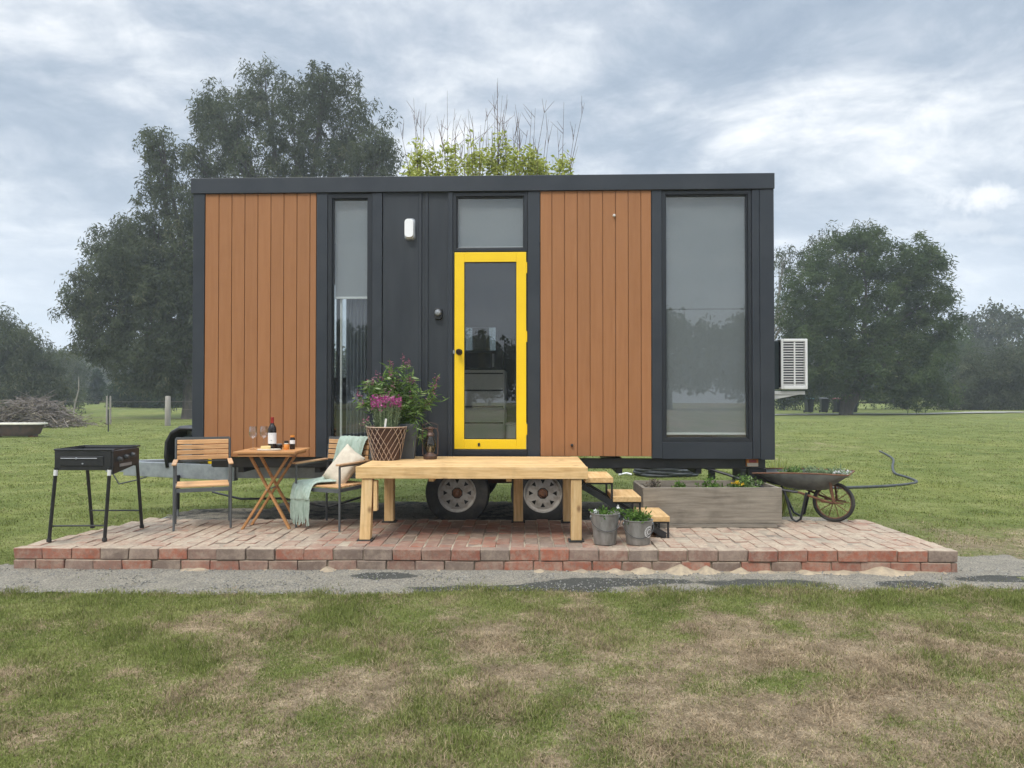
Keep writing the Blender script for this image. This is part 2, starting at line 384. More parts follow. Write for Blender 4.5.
mp3 = wn('ShaderNodeTexNoise'); mp3.inputs['Scale'].default_value = 22; mp3.inputs['Detail'].default_value = 6; mp3.inputs['Roughness'].default_value = .62; L(tc.outputs['Generated'], mp3.inputs['Vector']); n3 = mp3.outputs['Fac']
for a_ in ((.618, .262, .070, .019, .75), (.60, .222, .06, .012, .28), (.655, .205, .06, .010, .25)): cloud = wmix(puff(*a_), cloud, (.86,.86,.87))
zen = wramp(sp.outputs[2], [(.30, (1,)*3), (.50, (1.5,)*3), (.75, (2.4,)*3), (1, (2.8,)*3)])
# ramps clamp at 1, so the zenith gain is built with maths: overcast skies are brightest overhead
gain = wm('MULTIPLY_ADD', wm('POWER', wm('MAXIMUM', wm('SUBTRACT', sp.outputs[2], .47), 0), 1.0), 7.5, 1.0)
sc_ = wn('ShaderNodeVectorMath', operation='SCALE'); L(cloud, sc_.inputs[0]); L(wm('MULTIPLY', gain, 1/STR), sc_.inputs['Scale'])
L(wmix(.93, sky.outputs[0], sc_.outputs[0]), bg.inputs[0]); L(bg.outputs[0], wo.inputs[0])

sd = bpy.data.lights.new('sun', 'SUN'); sd.energy = 1.5; sd.angle = R(14); sd.color = (1, .95, .87)
so = bpy.data.objects.new('sun', sd); C.objects.link(so)
dirv = Vector((math.sin(SUN_AZ)*math.cos(SUN_EL), math.cos(SUN_AZ)*math.cos(SUN_EL), math.sin(SUN_EL)))
so.rotation_euler = dirv.to_track_quat('Z', 'Y').to_euler(); so.location = (0,-10,20)

cd = bpy.data.cameras.new('camera'); cam = bpy.data.objects.new('camera', cd); C.objects.link(cam); S.camera = cam
cd.sensor_width = 36; cd.lens = 760/1024*36; cd.clip_start = .05; cd.clip_end = 2000
cam.location = (0,0,1.4); cam.rotation_euler = (PI/2+math.atan(11/760), 0, 0)
S.view_settings.view_transform = 'Standard'; S.view_settings.look = 'None'; S.view_settings.exposure = 0.5; S.view_settings.gamma = 1
S.cycles.use_denoising = True; S.cycles.max_bounces = 8; S.cycles.transparent_max_bounces = 16
S.cycles.volume_bounces = 1; S.cycles.use_adaptive_sampling = True

# haze
hz = MB().box(-330, 330, -130, 330, -1.5, 34)
t = NT('haze_air'); pv = t.n('ShaderNodeVolumePrincipled'); pv.inputs['Color'].default_value = (.86,.92,1,1); pv.inputs['Density'].default_value = .0012
pv.inputs['Anisotropy'].default_value = .2
t.l(pv.outputs[0], t.out.inputs['Volume'])
HZ = hz.build('haze', t.m, kind='stuff')

# ------------------------------------------------------------------ terrain
def rise(y): return .0115*np.maximum(np.asarray(y, float)-40, 0) * sst(y, 36, 60)
def axis(a, lo, hi, fine, grow):
    out = list(np.arange(lo, hi, fine)); s = fine; x = hi
    while x < a: out.append(x); s *= grow; x += s
    out.append(a); neg = []; s = fine; x = lo
    while x > -a: s *= grow; x -= s; neg.append(max(x, -a))
    return np.array(sorted(set(neg))[0:] + out)
gx = axis(320, -8, 9, .09, 1.14); gy = axis(320, 1.2, 16, .09, 1.14); gy = gy[gy >= -120]
X, Y = np.meshgrid(gx, gy)
def dryness(X, Y):
    n = fbm(X, Y, 1.5, 3, 5); n2 = fbm(X, Y, .5, 9, 4); n3 = fbm(X, Y, .19, 15, 2)
    front = sst(-Y, -5.2, -4.3)*.26 + .27
    front = front + np.where(X < -1.6, -.10, 0)*sst(-Y, -5, -3.4)
    d = np.where(Y < 5.9, front, .12) + (n-.5)*.42 + (n2-.5)*.75 + (n3-.5)*.8*(Y < 6)
    d = d + .38*np.exp(-((X-5)/1.6)**2-((Y-7.2)/1.6)**2) + .35*np.exp(-((X-6.5)/3.)**2-((Y-20)/2.6)**2)
    d = np.where(Y > 8, d-.06, d)
    return np.clip(d, 0, 1)
def bareness(X, Y):
    b = .55*np.exp(-((X-3.2)/.8)**2-((Y-7.9)/.5)**2) + sst(fbm(X, Y, .5, 31, 4), .66, .8)*.12*(Y < 5.2)
    b = b + .5*np.exp(-((X-4.3)/.5)**2-((Y-6.2)/.7)**2)
    return np.clip(b, 0, 1)
Z = (fbm(X, Y, .6, 21, 4)-.5)*.035*np.clip(20/np.maximum(np.abs(Y), 1), 0, 1) + rise(Y) + (fbm(X, Y, 14, 5, 3)-.5)*.35*sst(Y, 18, 45)
under = ((X > -4.3) & (X < 3.8) & (Y > 5.3) & (Y < 10.5)); Z = np.where(under, Z*.15-.012, Z)
me = bpy.data.meshes.new('ground'); nx, ny = len(gx), len(gy)
me.vertices.add(nx*ny); me.vertices.foreach_set('co', np.stack([X, Y, Z], -1).astype(np.float32).ravel())
i, j = np.meshgrid(np.arange(nx-1), np.arange(ny-1)); a = (j*nx+i).ravel()
F = np.stack([a, a+1, a+nx+1, a+nx], -1).astype(np.int32); me.loops.add(F.size); me.loops.foreach_set('vertex_index', F.ravel())
me.polygons.add(len(F)); me.polygons.foreach_set('loop_start', np.arange(0, F.size, 4, dtype=np.int32)); me.update(calc_edges=True)
me.polygons.foreach_set('use_smooth', [True]*len(F))
for nm, arr in (('dry', dryness(X, Y)), ('bare', bareness(X, Y))):
    at = me.attributes.new(nm, 'FLOAT', 'POINT'); at.data.foreach_set('value', arr.astype(np.float32).ravel())
me.materials.append(M['lawn']); g = bpy.data.objects.new('ground', me); C.objects.link(g); tag(g, kind='structure')

def sheet(name, xs, ys, zf, mat, mask=None, attrs=None, **t):
    X, Y = np.meshgrid(xs, ys); Zz = zf(X, Y); nx, ny = len(xs), len(ys)
    i, j = np.meshgrid(np.arange(nx-1), np.arange(ny-1)); a = (j*nx+i).ravel(); F = np.stack([a, a+1, a+nx+1, a+nx], -1)
    if mask is not None:
        k = mask(X, Y).ravel(); F = F[k[F].all(1)]
    me = bpy.data.meshes.new(name); me.from_pydata(np.stack([X, Y, Zz], -1).reshape(-1, 3).tolist(), [], F.tolist())
    for nm, fn in (attrs or {}).items():
        at = me.attributes.new(nm, 'FLOAT', 'POINT'); at.data.foreach_set('value', fn(X, Y).astype(np.float32).ravel())
    me.polygons.foreach_set('use_smooth', [True]*len(me.polygons)); me.materials.append(mat)
    o = bpy.data.objects.new(name, me); C.objects.link(o); return tag(o, **t)
# gravel strip in front of and beside the patio
def gfront(X): return 5.43 + (fbm(X, X*0, .9, 41, 3)-.5)*.22 + .10*np.sin(X*.7) - .03*X*.5 + .3*sst(X, 3.2, 5)
def in_gravel(X, Y):
    e = (fbm(X*1.7, Y*1.7, .35, 44, 3)-.5)*.14
    a = (Y > gfront(X)+e) & (Y < 6.15) & (X < 4.6+e*3)
    b = (X < -3.95) & (X > -7) & (Y < 6.25+e) & (Y > gfront(X)+e)
    c = (X > 3.35) & (X < 4.35+e*2) & (Y > 5.4) & (Y < 6.6+e*2)
    return a | b | c
damps = [(-1.0,5.86,.20,.07),(-.25,5.50,.42,.05),(.35,5.52,.28,.09),(.78,5.70,.42,.08),(1.9,5.62,.36,.10),(2.95,5.62,.20,.09),(3.75,5.78,.32,.07)] or [(-1.05,5.83,.22,.10),(-.75,5.62,.28,.05),(-.2,5.60,.35,.05),(.25,5.66,.30,.10),(.55,5.78,.55,.09),(1.35,5.78,.45,.10),(2.25,5.66,.55,.10),(3.05,5.66,.28,.09),(3.9,5.72,.5,.10),(4.2,6.0,.3,.2),(-.55,5.7,.2,.03)]
def damp(X, Y): return np.clip(1.5*sum(np.exp(-((X-a)/(c*1.15))**2-((Y-b)/(d*1.3))**2) for a, b, c, d in damps), 0, 1)
def sandy(X, Y): return np.clip(sst(Y, 5.82, 5.98)*(.30+.45*sst(X, -.5, 1.2)) - sst(X, 3.3, 3.6), 0, 1)
sheet('gravel_path', np.arange(-7, 5.2, .04), np.arange(5.0, 6.9, .03), lambda X, Y: -.034+.040*sst(Y-gfront(X), -.06, .12)*sst(-X, -4.7, -4.2)+(fbm(X, Y, .25, 51, 4)-.5)*.024+.012*sst(Y, 5.8, 6.0), M['gravel'], in_gravel,
      dict(damp=damp, sandy=sandy), kind='structure')
def in_pad(X, Y):
    e = (fbm(X*1.7, Y*1.7, .4, 47, 3)-.5)*.3
    return (X > -3.85+e) & (X < 2.95+e+.7*(Y < 8.5)) & (Y > 7.3) & (Y < 9.1+e+np.where(X > -2.9, .6, 0))
sheet('gravel_pad', np.arange(-4.2, 4.1, .06), np.arange(7.2, 10.2, .06), lambda X, Y: .045+(fbm(X, Y, .3, 52, 4)-.5)*.03, M['gravel'], in_pad,
      dict(damp=lambda X, Y: .30+.3*(fbm(X, Y, .5, 61, 3)), sandy=lambda X, Y: X*0), kind='structure')
# loose gravel
n = 7000; sx = RNG.uniform(-6, 4.6, n); sy = RNG.uniform(5.3, 6.1, n); k = in_gravel(sx, sy); sx = sx[k]; sy = sy[k]
st = MB(); octf = [(0,2,4),(2,1,4),(1,3,4),(3,0,4),(2,0,5),(1,2,5),(3,1,5),(0,3,5)]
for x, y in zip(sx, sy):
    r = random.uniform(.003, .009); z = .006+.012*float(sst(y, 5.8, 6.0)); q = [random.uniform(.7, 1.3)*r for _ in range(6)]
    st.add([(x-q[0],y,z),(x+q[1],y,z),(x,y-q[2],z),(x,y+q[3],z),(x+r*.2,y,z+q[4]*.8),(x,y,z-q[5]*.8)], octf)
st.build('loose_gravel', M['stone'], kind='stuff')
# sand spilled along the foot of the brick edge
def sandz(X, Y):
    h = sum(a*np.maximum(1-np.abs(X-c-.02*np.sin(c*40))/w_, 0)**1.3 for c, a, w_ in ((.20,.03,.08),(.54,.045,.10),(.80,.05,.11),(1.05,.065,.12),(1.30,.10,.13),(1.54,.07,.12),(1.78,.05,.10),(2.02,.035,.10),(2.3,.03,.12),(2.6,.025,.1),(2.9,.025,.14),(-1.45,.06,.11),(-1.92,.04,.09),(-.6,.035,.08),(-2.6,.02,.1))) + np.maximum(vnoise(X, X*0+9, .3, 73)-.55, 0)*.12
    base = 6.09-.016*(X+4); return (h*.72+.02*vnoise(X, Y, .07, 74)-.004)*sst(Y, base-.15, base-.02)-.012-.01*sst(-X, 0, .6)
sheet('spilled_sand', np.arange(-3.6, 3.4, .025), np.arange(5.84, 6.1, .018), lambda X, Y: sandz(X, Y)+.012, M['sand'], kind='stuff')
# far driveway
sheet('driveway', np.arange(8, 46, 1.), np.arange(50, 53.5, .5), lambda X, Y: rise(Y)+(fbm(X, Y, 14, 5, 3)-.5)*.35*sst(Y, 18, 45)+.05, M['road'],
      lambda X, Y: (Y > 50.3+np.sin(X*.2)*.5) & (Y < 52.6+np.sin(X*.2)*.5), kind='structure')

# ------------------------------------------------------------------ grass blades (beyond counting)
def grass(name, n, xr, yr, hmin, hmax, wid, near=True):
    u = RNG.random(n); y = yr[0]*(yr[1]/yr[0])**u if not near else RNG.uniform(*yr, n)
    half = .72*y+1.2; x = RNG.uniform(-1, 1, n)*half
    jy = y-RNG.random(n)**2*.16*(y < 6); keep = (x > xr[0]) & (x < xr[1]) & (~in_gravel(x, jy) | (RNG.random(n) < .015)) & ~in_pad(x, y)
    keep &= ~((x > -4.0) & (x < 3.55) & (y > 5.85) & (y < 7.6)) & (bareness(x, y) < RNG.random(n)+.25)
    cl = fbm(x, y, .22, 81, 3); keep &= (cl+RNG.random(n)*1.2 > .50)
    x = x[keep]; y = y[keep]; n = len(x); d = dryness(x, y); dr = np.clip((d-.45)*2.2+.5+RNG.normal(0, .55, n), 0, 1)
    tall = .6+.6*sst(fbm(x, y, .3, 83, 3), .42, .7)
    h = RNG.uniform(hmin, hmax, n)*tall*(1+.1*dr); az = RNG.uniform(0, 2*PI, n); lean = RNG.uniform(.15, .9, n)+dr*RNG.uniform(.3, 2.6, n)
    wd = wid*RNG.uniform(.6, 1.4, n)*(y/4 if not near else 1)**.8
    z0 = np.interp(y, gy, np.zeros(len(gy)))+rise(y)-.004+(fbm(x, y, .6, 21, 4)-.5)*.035*np.clip(20/y, 0, 1)+(fbm(x, y, 14, 5, 3)-.5)*.35*sst(y, 18, 45)
    dx = np.cos(az)*h*np.sin(np.arctan(lean)); dy = np.sin(az)*h*np.sin(np.arctan(lean)); dz = h*np.cos(np.arctan(lean))
    pa = az+PI/2+RNG.normal(0, .6, n); px = np.cos(pa)*wd/2; py = np.sin(pa)*wd/2
    B = np.stack([x, y, z0], -1); P = np.stack([px, py, px*0], -1); D = np.stack([dx, dy, dz], -1)
    mid = B+D*.5+np.stack([dx*-.12, dy*-.12, dz*.12], -1); tip = B+D
    Q1 = np.stack([B-P, B+P, mid+P*.8, mid-P*.8], 1); Q2 = np.stack([mid-P*.8, mid+P*.8, tip+P*.12, tip-P*.12], 1)
    V = np.concatenate([Q1, Q2]); va = RNG.random(n); o = quads(name, V, M['blades'], var=np.concatenate([va, va]), kind='stuff')
    at = o.data.attributes.new('dryb', 'FLOAT', 'FACE'); at.data.foreach_set('value', np.concatenate([dr, dr]).astype(np.float32)); return o
grass('grass', 640000, (-6, 6), (2.2, 5.9), .015, .042, .0036)
grass('grass', 420000, (-34, 34), (5.5, 44), .012, .034, .0040, near=False)

# ------------------------------------------------------------------ brick patio
PANG = R(-.92)
pat = empty('patio', (-3.98, 6.08, 0), PANG, kind='structure')
bm = MB(); W = 7.47; bw = .1165; DEP = 1.46
def leftoff(y): return .39*min(y/1.45, 1)
def jb(mb, x0, x1, y0, y1, z0, z1, var, j=.003, tilt=.004):
    vs = [Vector((x, y, z)) for x in (x0, x1) for y in (y0, y1) for z in (z0, z1)]
    dz = [random.uniform(-tilt, tilt) for _ in range(4)]; c = .009
    o = (random.uniform(-j, j), random.uniform(-j, j))
    vs = [p+Vector((o[0]+random.uniform(-c, c)*.5, o[1]+random.uniform(-c, c)*.5, dz[i//2] if i % 2 else 0)) for i, p in enumerate(vs)]
    mb.add(vs, [(0,1,3,2),(4,6,7,5),(0,4,5,1),(2,3,7,6),(0,2,6,4),(1,5,7,3)], var)
nc = int(W/.233)
for lay, (z0, z1) in enumerate(((.0, .086), (.092, PZ))):          # two courses of stretchers along the front and the ends
    off = 0 if lay else -.05
    for k in range(nc+1):
        x0 = max(k*.2335+off, 0); x1 = min((k+1)*.2335+off-.008, W)
        if x1-x0 < .04: continue
        jb(bm, x0, x1, .0+random.uniform(-.006, .008), .112, z0, z1, random.random())
    for side in (0, 1):
        y = .12+off*(-1)
        while y < DEP-.1:
            xx = W-.115-(.05*y/DEP) if side else leftoff(y)
            jb(bm, xx, xx+.11, y, y+.225, z0, z1, random.random()); y += .2335
k = 0
for c in range(int((W-.24)/bw)):
    x0 = .125+c*bw; y = .12 + (.5*.2335 if c % 2 else 0) - .2335*.5
    while y < DEP-.08:
        a = max(y, .12); b = min(y+.225, DEP)
        if x0 > leftoff(a)+.10 and b-a > .05 and x0+.1 < W-.12: jb(bm, x0, x0+bw-.011, a, b, .09, PZ+random.uniform(-.006, .002), random.random(), .002, .005)
        y += .2335
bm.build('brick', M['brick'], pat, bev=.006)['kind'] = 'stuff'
mo = MB(); mo.add([(.02,.02,.0),(W-.02,.02,.0),(W-.08,DEP-.01,.0),(.41,DEP-.01,.0),(.02,.02,PZ-.007),(W-.02,.02,PZ-.007),(W-.08,DEP-.01,PZ-.007),(.41,DEP-.01,PZ-.007)],
       [(3,2,1,0),(4,5,6,7),(0,1,5,4),(1,2,6,5),(2,3,7,6),(3,0,4,7)]); mo.build('mortar_bed', M['mortar'], pat)

# ------------------------------------------------------------------ tiny house
H = empty('tiny_house', (-3.24, 7.72, 0), R(-1.8647), label='dark steel tiny house on wheels with orange timber cladding and yellow glass door', cat='tiny house')
HW, HD, ZB, ZT = 5.84, 2.42, .77, 3.455     # width, depth, underside, underside of fascia
def part(name, mat, *boxes, parent=H, bev=.003, label=None):
    m = MB()
    for b in boxes: m.box(*b)
    return m.build(name, mat, parent, bev=bev, label=label)
part('roof_fascia', M['metal_trim'], (-.02, HW+.005, -.035, .0, ZT-.01, 3.60), (-.02, .0, .0, HD+.03, ZT-.01, 3.60), (HW, HW+.005, .0, HD+.03, ZT-.01, 3.60), (0, HW, HD, HD+.03, ZT-.01, 3.60))
part('roof', M['metal_dark'], (0, HW, 0, HD, 3.44, 3.56))
part('floor', M['int_wall'], (.01, HW-.01, .06, HD-.05, ZB+.02, ZB+.07), bev=0)
# posts and plain wall pieces along the front (u from the left end)
for u0, u1 in ((0, .118), (5.70, HW)): part('corner_post', M['metal_trim'], (u0, u1, -.02, .06, ZB-.01, ZT-.012))
# wood-look cladding panels, boards inside
def clad(u0, u1, z0, z1, grooves):
    e = [u0]+grooves+[u1]; m = MB()
    for a, b in zip(e[:-1], e[1:]):
        v = random.random(); m.box(a+.0025, b-.0025, -.012, .02, z0, z1, v)
    m.box(u0, u1, .004, .05, z0+.002, z1-.002, .0)
    return m.build('wood_cladding', M['clad'], H, bev=.003)
clad(.120, 1.262, ZB+.005, ZT-.012, [.262+.1335*i for i in range(8)][:8])
clad(3.525, 4.632, ZB+.02, ZT-.012, [3.642+.1268*i for i in range(8)])
part('wall_panel', M['metal_dark'], (1.935, 2.30, .0, .05, ZB, ZT-.012), (2.305, 2.60, .012, .05, ZB, ZT-.012), (2.37, 2.395, -.004, .012, ZB, ZT-.012), (2.30, 2.33, -.004, .01, ZB, ZT-.012))
for u0, u1 in ((1.265, 1.375), (1.83, 1.93), (2.60, 2.645), (3.40, 3.522), (4.635, 4.735), (5.625, 5.698)):
    part('wall_batten', M['metal_trim'], (u0, u1, -.016, .05, ZB, ZT-.012))
part('wall_batten', M['metal_trim'], (4.737, 5.623, -.010, .05, ZB-.005, .93))
part('wall_batten', M['metal_trim'], (1.377, 1.828, -.010, .05, ZB-.005, .90))
def window(u0, u1, z0, z1, name='window', fw=.04, blind=None, seam=None, label=None):
    # u0..u1 outer frame
    f = MB(); y0, y1 = -.006, .07
    f.box(u0, u0+fw, y0, y1, z0, z1); f.box(u1-fw, u1, y0, y1, z0, z1); f.box(u0+fw, u1-fw, y0, y1, z0, z0+fw); f.box(u0+fw, u1-fw, y0, y1, z1-fw, z1)
    i = .012; a, b, c, d = u0+fw, u1-fw, z0+fw, z1-fw
    f.box(a, a+i, .015, .06, c, d); f.box(b-i, b, .015, .06, c, d); f.box(a+i, b-i, .015, .06, c, c+i); f.box(a+i, b-i, .015, .06, d-i, d)
    wo_ = f.build(name, M['frame_black'], H, bev=.002, label=label)
    p = MB().box(a+i, b-i, .036, .040, c+i, d-i).build('pane', M['glass'], wo_)
    if blind is not None:
        bl = MB().box(a+.014, b-.014, .075, .078, blind, d-.002).build('blind', M['blind'], wo_)
        br = MB().box(a+.012, b-.012, .070, .084, blind-.02, blind+.003).build('blind_bar', M['white_plastic'], wo_, bev=.003)
    if seam: MB().box(a+.014, b-.014, .0735, .0749, seam, seam+.006).build('blind_seam', M['chassis'], wo_)
    return wo_
w1 = window(1.377, 1.828, .905, 3.435, fw=.042, blind=2.40, label='narrow window with its blind half lowered')
w2 = window(4.737, 5.623, .932, 3.435, fw=.034, blind=1.02, seam=2.26, label='wide window with its blind fully lowered')
tw = window(2.647, 3.398, 2.842, 3.435, fw=.034, blind=2.90, label='small window above the door with a closed blind')
cu = MB(); pts = []
for s0, s1 in ((1.43, 1.475), (1.53, 1.79)):
    N = 28; vs = []; fs = []
    for q in range(N+1):
        u = s0+(s1-s0)*q/N; yy = .13+.014*math.sin(q*1.6+s0*9)
        vs += [(u, yy, .90), (u, yy, 3.3)]
    for q in range(N): fs.append((2*q, 2*q+2, 2*q+3, 2*q+1))
    cu.add(vs, fs)
cu.build('curtain', M['curtain'], w1, smooth=True)
MB().box(1.478, 1.496, .10, .12, .9, 2.4).build('mullion', M['white_plastic'], w1)
# door
part('door_frame', M['frame_black'], (2.647, 2.660, -.01, .07, ZB+.02, 2.838), (3.388, 3.398, -.01, .07, ZB+.02, 2.838), (2.660, 3.388, -.008, .07, ZB+.02, .852))
dm = MB(); du0, du1, dz0, dz1, dw = 2.664, 3.384, .858, 2.834, .098
dm.box(du0, du0+dw, -.012, .03, dz0, dz1); dm.box(du1-dw, du1, -.012, .03, dz0, dz1); dm.box(du0+dw, du1-dw, -.011, .03, dz0, dz0+dw); dm.box(du0+dw, du1-dw, -.011, .03, dz1-dw, dz1)
door = dm.build('door', M['yellow'], H, bev=.003, label='bright yellow framed glass door')
MB().box(du0+dw, du1-dw, .006, .012, dz0+dw, dz1-dw).build('pane', M['glass'], door)
gk = MB(); a, b, c, d = du0+dw, du1-dw, dz0+dw, dz1-dw
gk.box(a, a+.007, -.004, .005, c, d); gk.box(b-.007, b, -.004, .005, c, d); gk.box(a+.007, b-.007, -.004, .005, c, c+.007); gk.box(a+.007, b-.007, -.004, .005, d-.007, d)
gk.build('gasket', M['black'], door)
rx = Matrix.Rotation(R(90), 4, 'X')
kb = MB().lathe([(.0,-.02),(.030,-.018),(.032,-.012),(.012,-.008),(.011,.02),(.026,.034),(.031,.048),(.026,.062),(0,.066)], (2.714,-.030,1.83), 20, mat=rx)
kb.build('door_knob', mk('dark_bronze', (.05,.03,.02), (.03,.02,.015), 20, .3, .7), door, smooth=True)
MB().lathe([(0,0),(.013,0),(.012,.008),(0,.009)], (2.911,-.0125,.905), 14, mat=rx, sy=1.4).build('lock', M['black'], door)
MB().box(2.648, 2.668, -.018, -.012, 1.815, 1.85).build('strike_plate', M['galv'], door)
for z in (1.0, 1.93, 2.62): MB().lathe([(.007,0),(.007,.11)], (3.388,-.016,z), 10).build('hinge', M['yellow'], door)
# wall lamp and door bell camera
wl = MB(); 
def rbox(mb, cx, cz, w_, h_, y0, y1, r=.03, n=5):
    pts = []
    for (sx, sz, a0) in ((1,1,0),(-1,1,90),(-1,-1,180),(1,-1,270)):
        for q in range(n+1):
            t_ = R(a0+90*q/n); pts.append((cx+sx*(w_/2-r)+r*math.cos(t_), cz+sz*(h_/2-r)+r*math.sin(t_)))
    N = len(pts); vs = [(p[0], y0, p[1]) for p in pts]+[(cx+(p[0]-cx)*.9, y1, cz+(p[1]-cz)*.93) for p in pts]
    mb.add(vs, [tuple(range(N-1,-1,-1)), tuple(range(N, 2*N))]+[(q, (q+1) % N, N+(q+1) % N, N+q) for q in range(N)])
rbox(wl, 2.212, 3.07, .115, .225, .0, -.02, .035); wlo = wl.build('wall_lamp', M['galv'], H, bev=.003)
d2 = MB(); rbox(d2, 2.212, 3.07, .095, .195, -.02, -.075, .035); d2.build('lamp_diffuser', M['diffuser'], wlo, smooth=True)
sn = MB(); rbox(sn, 2.50, 2.215, .085, .12, .012, -.04, .03); sno = sn.build('door_bell', M['black'], H, bev=.004)
MB().lathe([(0,.03),(.024,.026),(.032,.012),(.034,0)], (2.50,-.04,2.225), 18, mat=rx).build('bell_lens', M['galv'], sno, smooth=True)
# little hooks on the cladding
for u, z in ((3.84, .90), (4.262, 3.19)):
    MB().lathe([(0,0),(.014,0),(.014,.02),(.008,.03),(0,.03)], (u,-.012,z), 12, mat=rx).build('hook', M['black'] if z < 2 else M['white_plastic'], H)
# side and rear walls
part('wall', M['metal_dark'], (.0, .05, .06, HD, ZB, 3.44), label='plain steel end wall beside the tow bar')
part('wall', M['metal_dark'], (HW-.05, HW, .06, HD, ZB, 3.44), label='plain steel end wall carrying the air conditioner')
rw0, rw1, rz0, rz1 = 2.52, 2.98, 1.95, 2.32
part('wall', M['metal_dark'], (.05, .35, HD-.05, HD, ZB, 3.44), (2.0, rw0, HD-.05, HD, ZB, 3.44), (rw1, 3.9, HD-.05, HD, ZB, 3.44), (5.5, HW-.05, HD-.05, HD, ZB, 3.44),
     (.35, 2.0, HD-.05, HD, ZB, 1.6), (.35, 2.0, HD-.05, HD, 2.9, 3.44), (rw0, rw1, HD-.05, HD, ZB, rz0), (rw0, rw1, HD-.05, HD, rz1, 3.44), (3.9, 5.5, HD-.05, HD, ZB, 1.5), (3.9, 5.5, HD-.05, HD, 2.9, 3.44), label='steel rear wall', bev=0)
for a, b, c, d in ((.35, 2.0, 1.6, 2.9), (rw0, rw1, rz0, rz1), (3.9, 5.5, 1.5, 2.9)):  # the two wide ones are unseen, added to let daylight into the interior
    f = MB(); f.box(a, a+.03, HD-.06, HD+.01, c, d); f.box(b-.03, b, HD-.06, HD+.01, c, d); f.box(a+.03, b-.03, HD-.06, HD+.01, c, c+.03); f.box(a+.03, b-.03, HD-.06, HD+.01, d-.03, d)
    rw = f.build('rear_or_fill_window', M['frame_black'], H); MB().box(a+.03, b-.03, HD-.03, HD-.026, c+.03, d-.03).build('pane', M['tinted'] if c > 1.9 else M['glass'], rw)
for b_ in ((.055, .07, .07, HD-.06, ZB+.07, 3.43), (HW-.07, HW-.055, .07, HD-.06, ZB+.07, 3.43), (3.45, 3.465, .12, 1.6, ZB+.07, 3.43)): part('inner_wall', M['int_wall'], b_, bev=0)
part('ceiling', M['int_wall'], (.07, HW-.07, .06, HD-.06, 3.41, 3.435), bev=0)
# kitchen seen through the door
kc = part('kitchen_cabinet', M['chassis'], (2.03, 3.085, 1.50, 2.30, .86, 1.665), bev=.003); MB().box(2.03, 3.10, 1.48, 2.30, 1.668, 1.70).build('benchtop', M['int_drawer'], kc, bev=.003); MB().box(3.087, 3.10, 1.485, 2.30, .86, 1.666).build('side_panel', M['int_drawer'], kc)
for a, b in ((.88, 1.055), (1.075, 1.25), (1.27, 1.445), (1.465, 1.65)): MB().box(2.4, 3.085, 1.482, 1.498, a, b).build('drawer', M['int_drawer'], kc, bev=.002)
# chassis
part('chassis_rail', M['chassis'], (.15, 5.78, .10, .16, .665, ZB-.012), (.15, 5.78, .13, .26, .655, .664), (.15, 5.78, HD-.16, HD-.10, .665, ZB-.012))
part('chassis_rail', M['galv'], (.1, 3.9, .62, .70, .49, .655), (.1, 3.9, HD-.70, HD-.62, .49, .655))
for u in (.4, 1.2, 2.0, 3.5, 4.3, 5.1): part('cross_member', M['chassis'], (u, u+.06, .17, HD-.17, .60, ZB-.013))
part('axle', M['chassis'], (2.63, 2.70, .45, HD-.45, .35, .42)); part('axle', M['chassis'], (3.52, 3.59, .45, HD-.45, .35, .42))
part('leaf_spring', M['rust'], (2.35, 2.98, .50, .55, .43, .45), (3.24, 3.87, .50, .55, .43, .45), (2.9, 3.3, .50, .55, .46, .60))
ml = MB().box(5.585, 5.70, .06, .10, .685, .762).build('marker_lamp', M['orange'], H, bev=.004)
MB().box(5.605, 5.68, .052, .059, .725, .755).build('lamp_lens', M['foil'], ml, bev=.002)
MB().box(5.588, 5.697, .054, .0595, .688, .722).build('reflector', M['cream'], ml, bev=.002)
# wheels
def wheel(u, yy, sgn):
    my = Matrix.Rotation(R(90*sgn), 4, 'X')
    e = empty('wheel', (u, yy, .385)); e.parent = H
    MB().lathe([(.20,-.10),(.27,-.105),(.318,-.085),(.333,-.05),(.335,0),(.333,.05),(.318,.085),(.27,.105),(.20,.10),(.195,.0),(.20,-.10)], (0,0,0), 48, mat=my).build('tyre', M['rubber'], e, smooth=True)
    rm = MB().lathe([(.200,.092),(.196,.100),(.186,.094),(.180,.070),(.168,.062),(.150,.066),(.148,.060),(.166,.05),(.18,.04),(.19,-.08)], (0,0,0), 48, mat=my, cap=False)
    # disc with eight triangular vents
    n_ = 8; vs = []; fs = []
    for q in range(n_):
        a0 = 2*PI*q/n_
        def P(r, da, z): return my @ Vector((r*math.cos(a0+da), r*math.sin(a0+da), z))
        h = PI/n_
        ring = [P(.06,-h,.075),P(.06,h,.075),P(.105,-h,.072),P(.105,h,.072),P(.16,-h,.06),P(.16,h,.06),P(.098,0,.074),P(.145,-.17,.068),P(.145,.17,.068),P(.16,0,.06)]
        b0 = len(vs); vs += ring
        fs += [(b0,b0+1,b0+6),(b0,b0+6,b0+2),(b0+1,b0+3,b0+6),(b0+2,b0+6,b0+7),(b0+3,b0+8,b0+6),(b0+2,b0+7,b0+4),(b0+3,b0+5,b0+8),(b0+4,b0+7,b0+9),(b0+9,b0+8,b0+5),(b0+7,b0+8,b0+9)]
    rm.add(vs, fs); rm.build('rim', M['rim'], e)
    MB().lathe([(.0,.100),(.024,.098),(.029,.09),(.030,.0755),(.048,.0752)], (0,0,0), 20, mat=my).build('hub', M['rust'], e)
    MB().lathe([(0,.02),(.17,.02),(.17,.01),(0,.01)], (0,0,0), 24, mat=my).build('brake_drum', M['black'], e)
for u in (2.665, 3.552):
    wheel(u, .33, 1); wheel(u, HD-.33, -1)
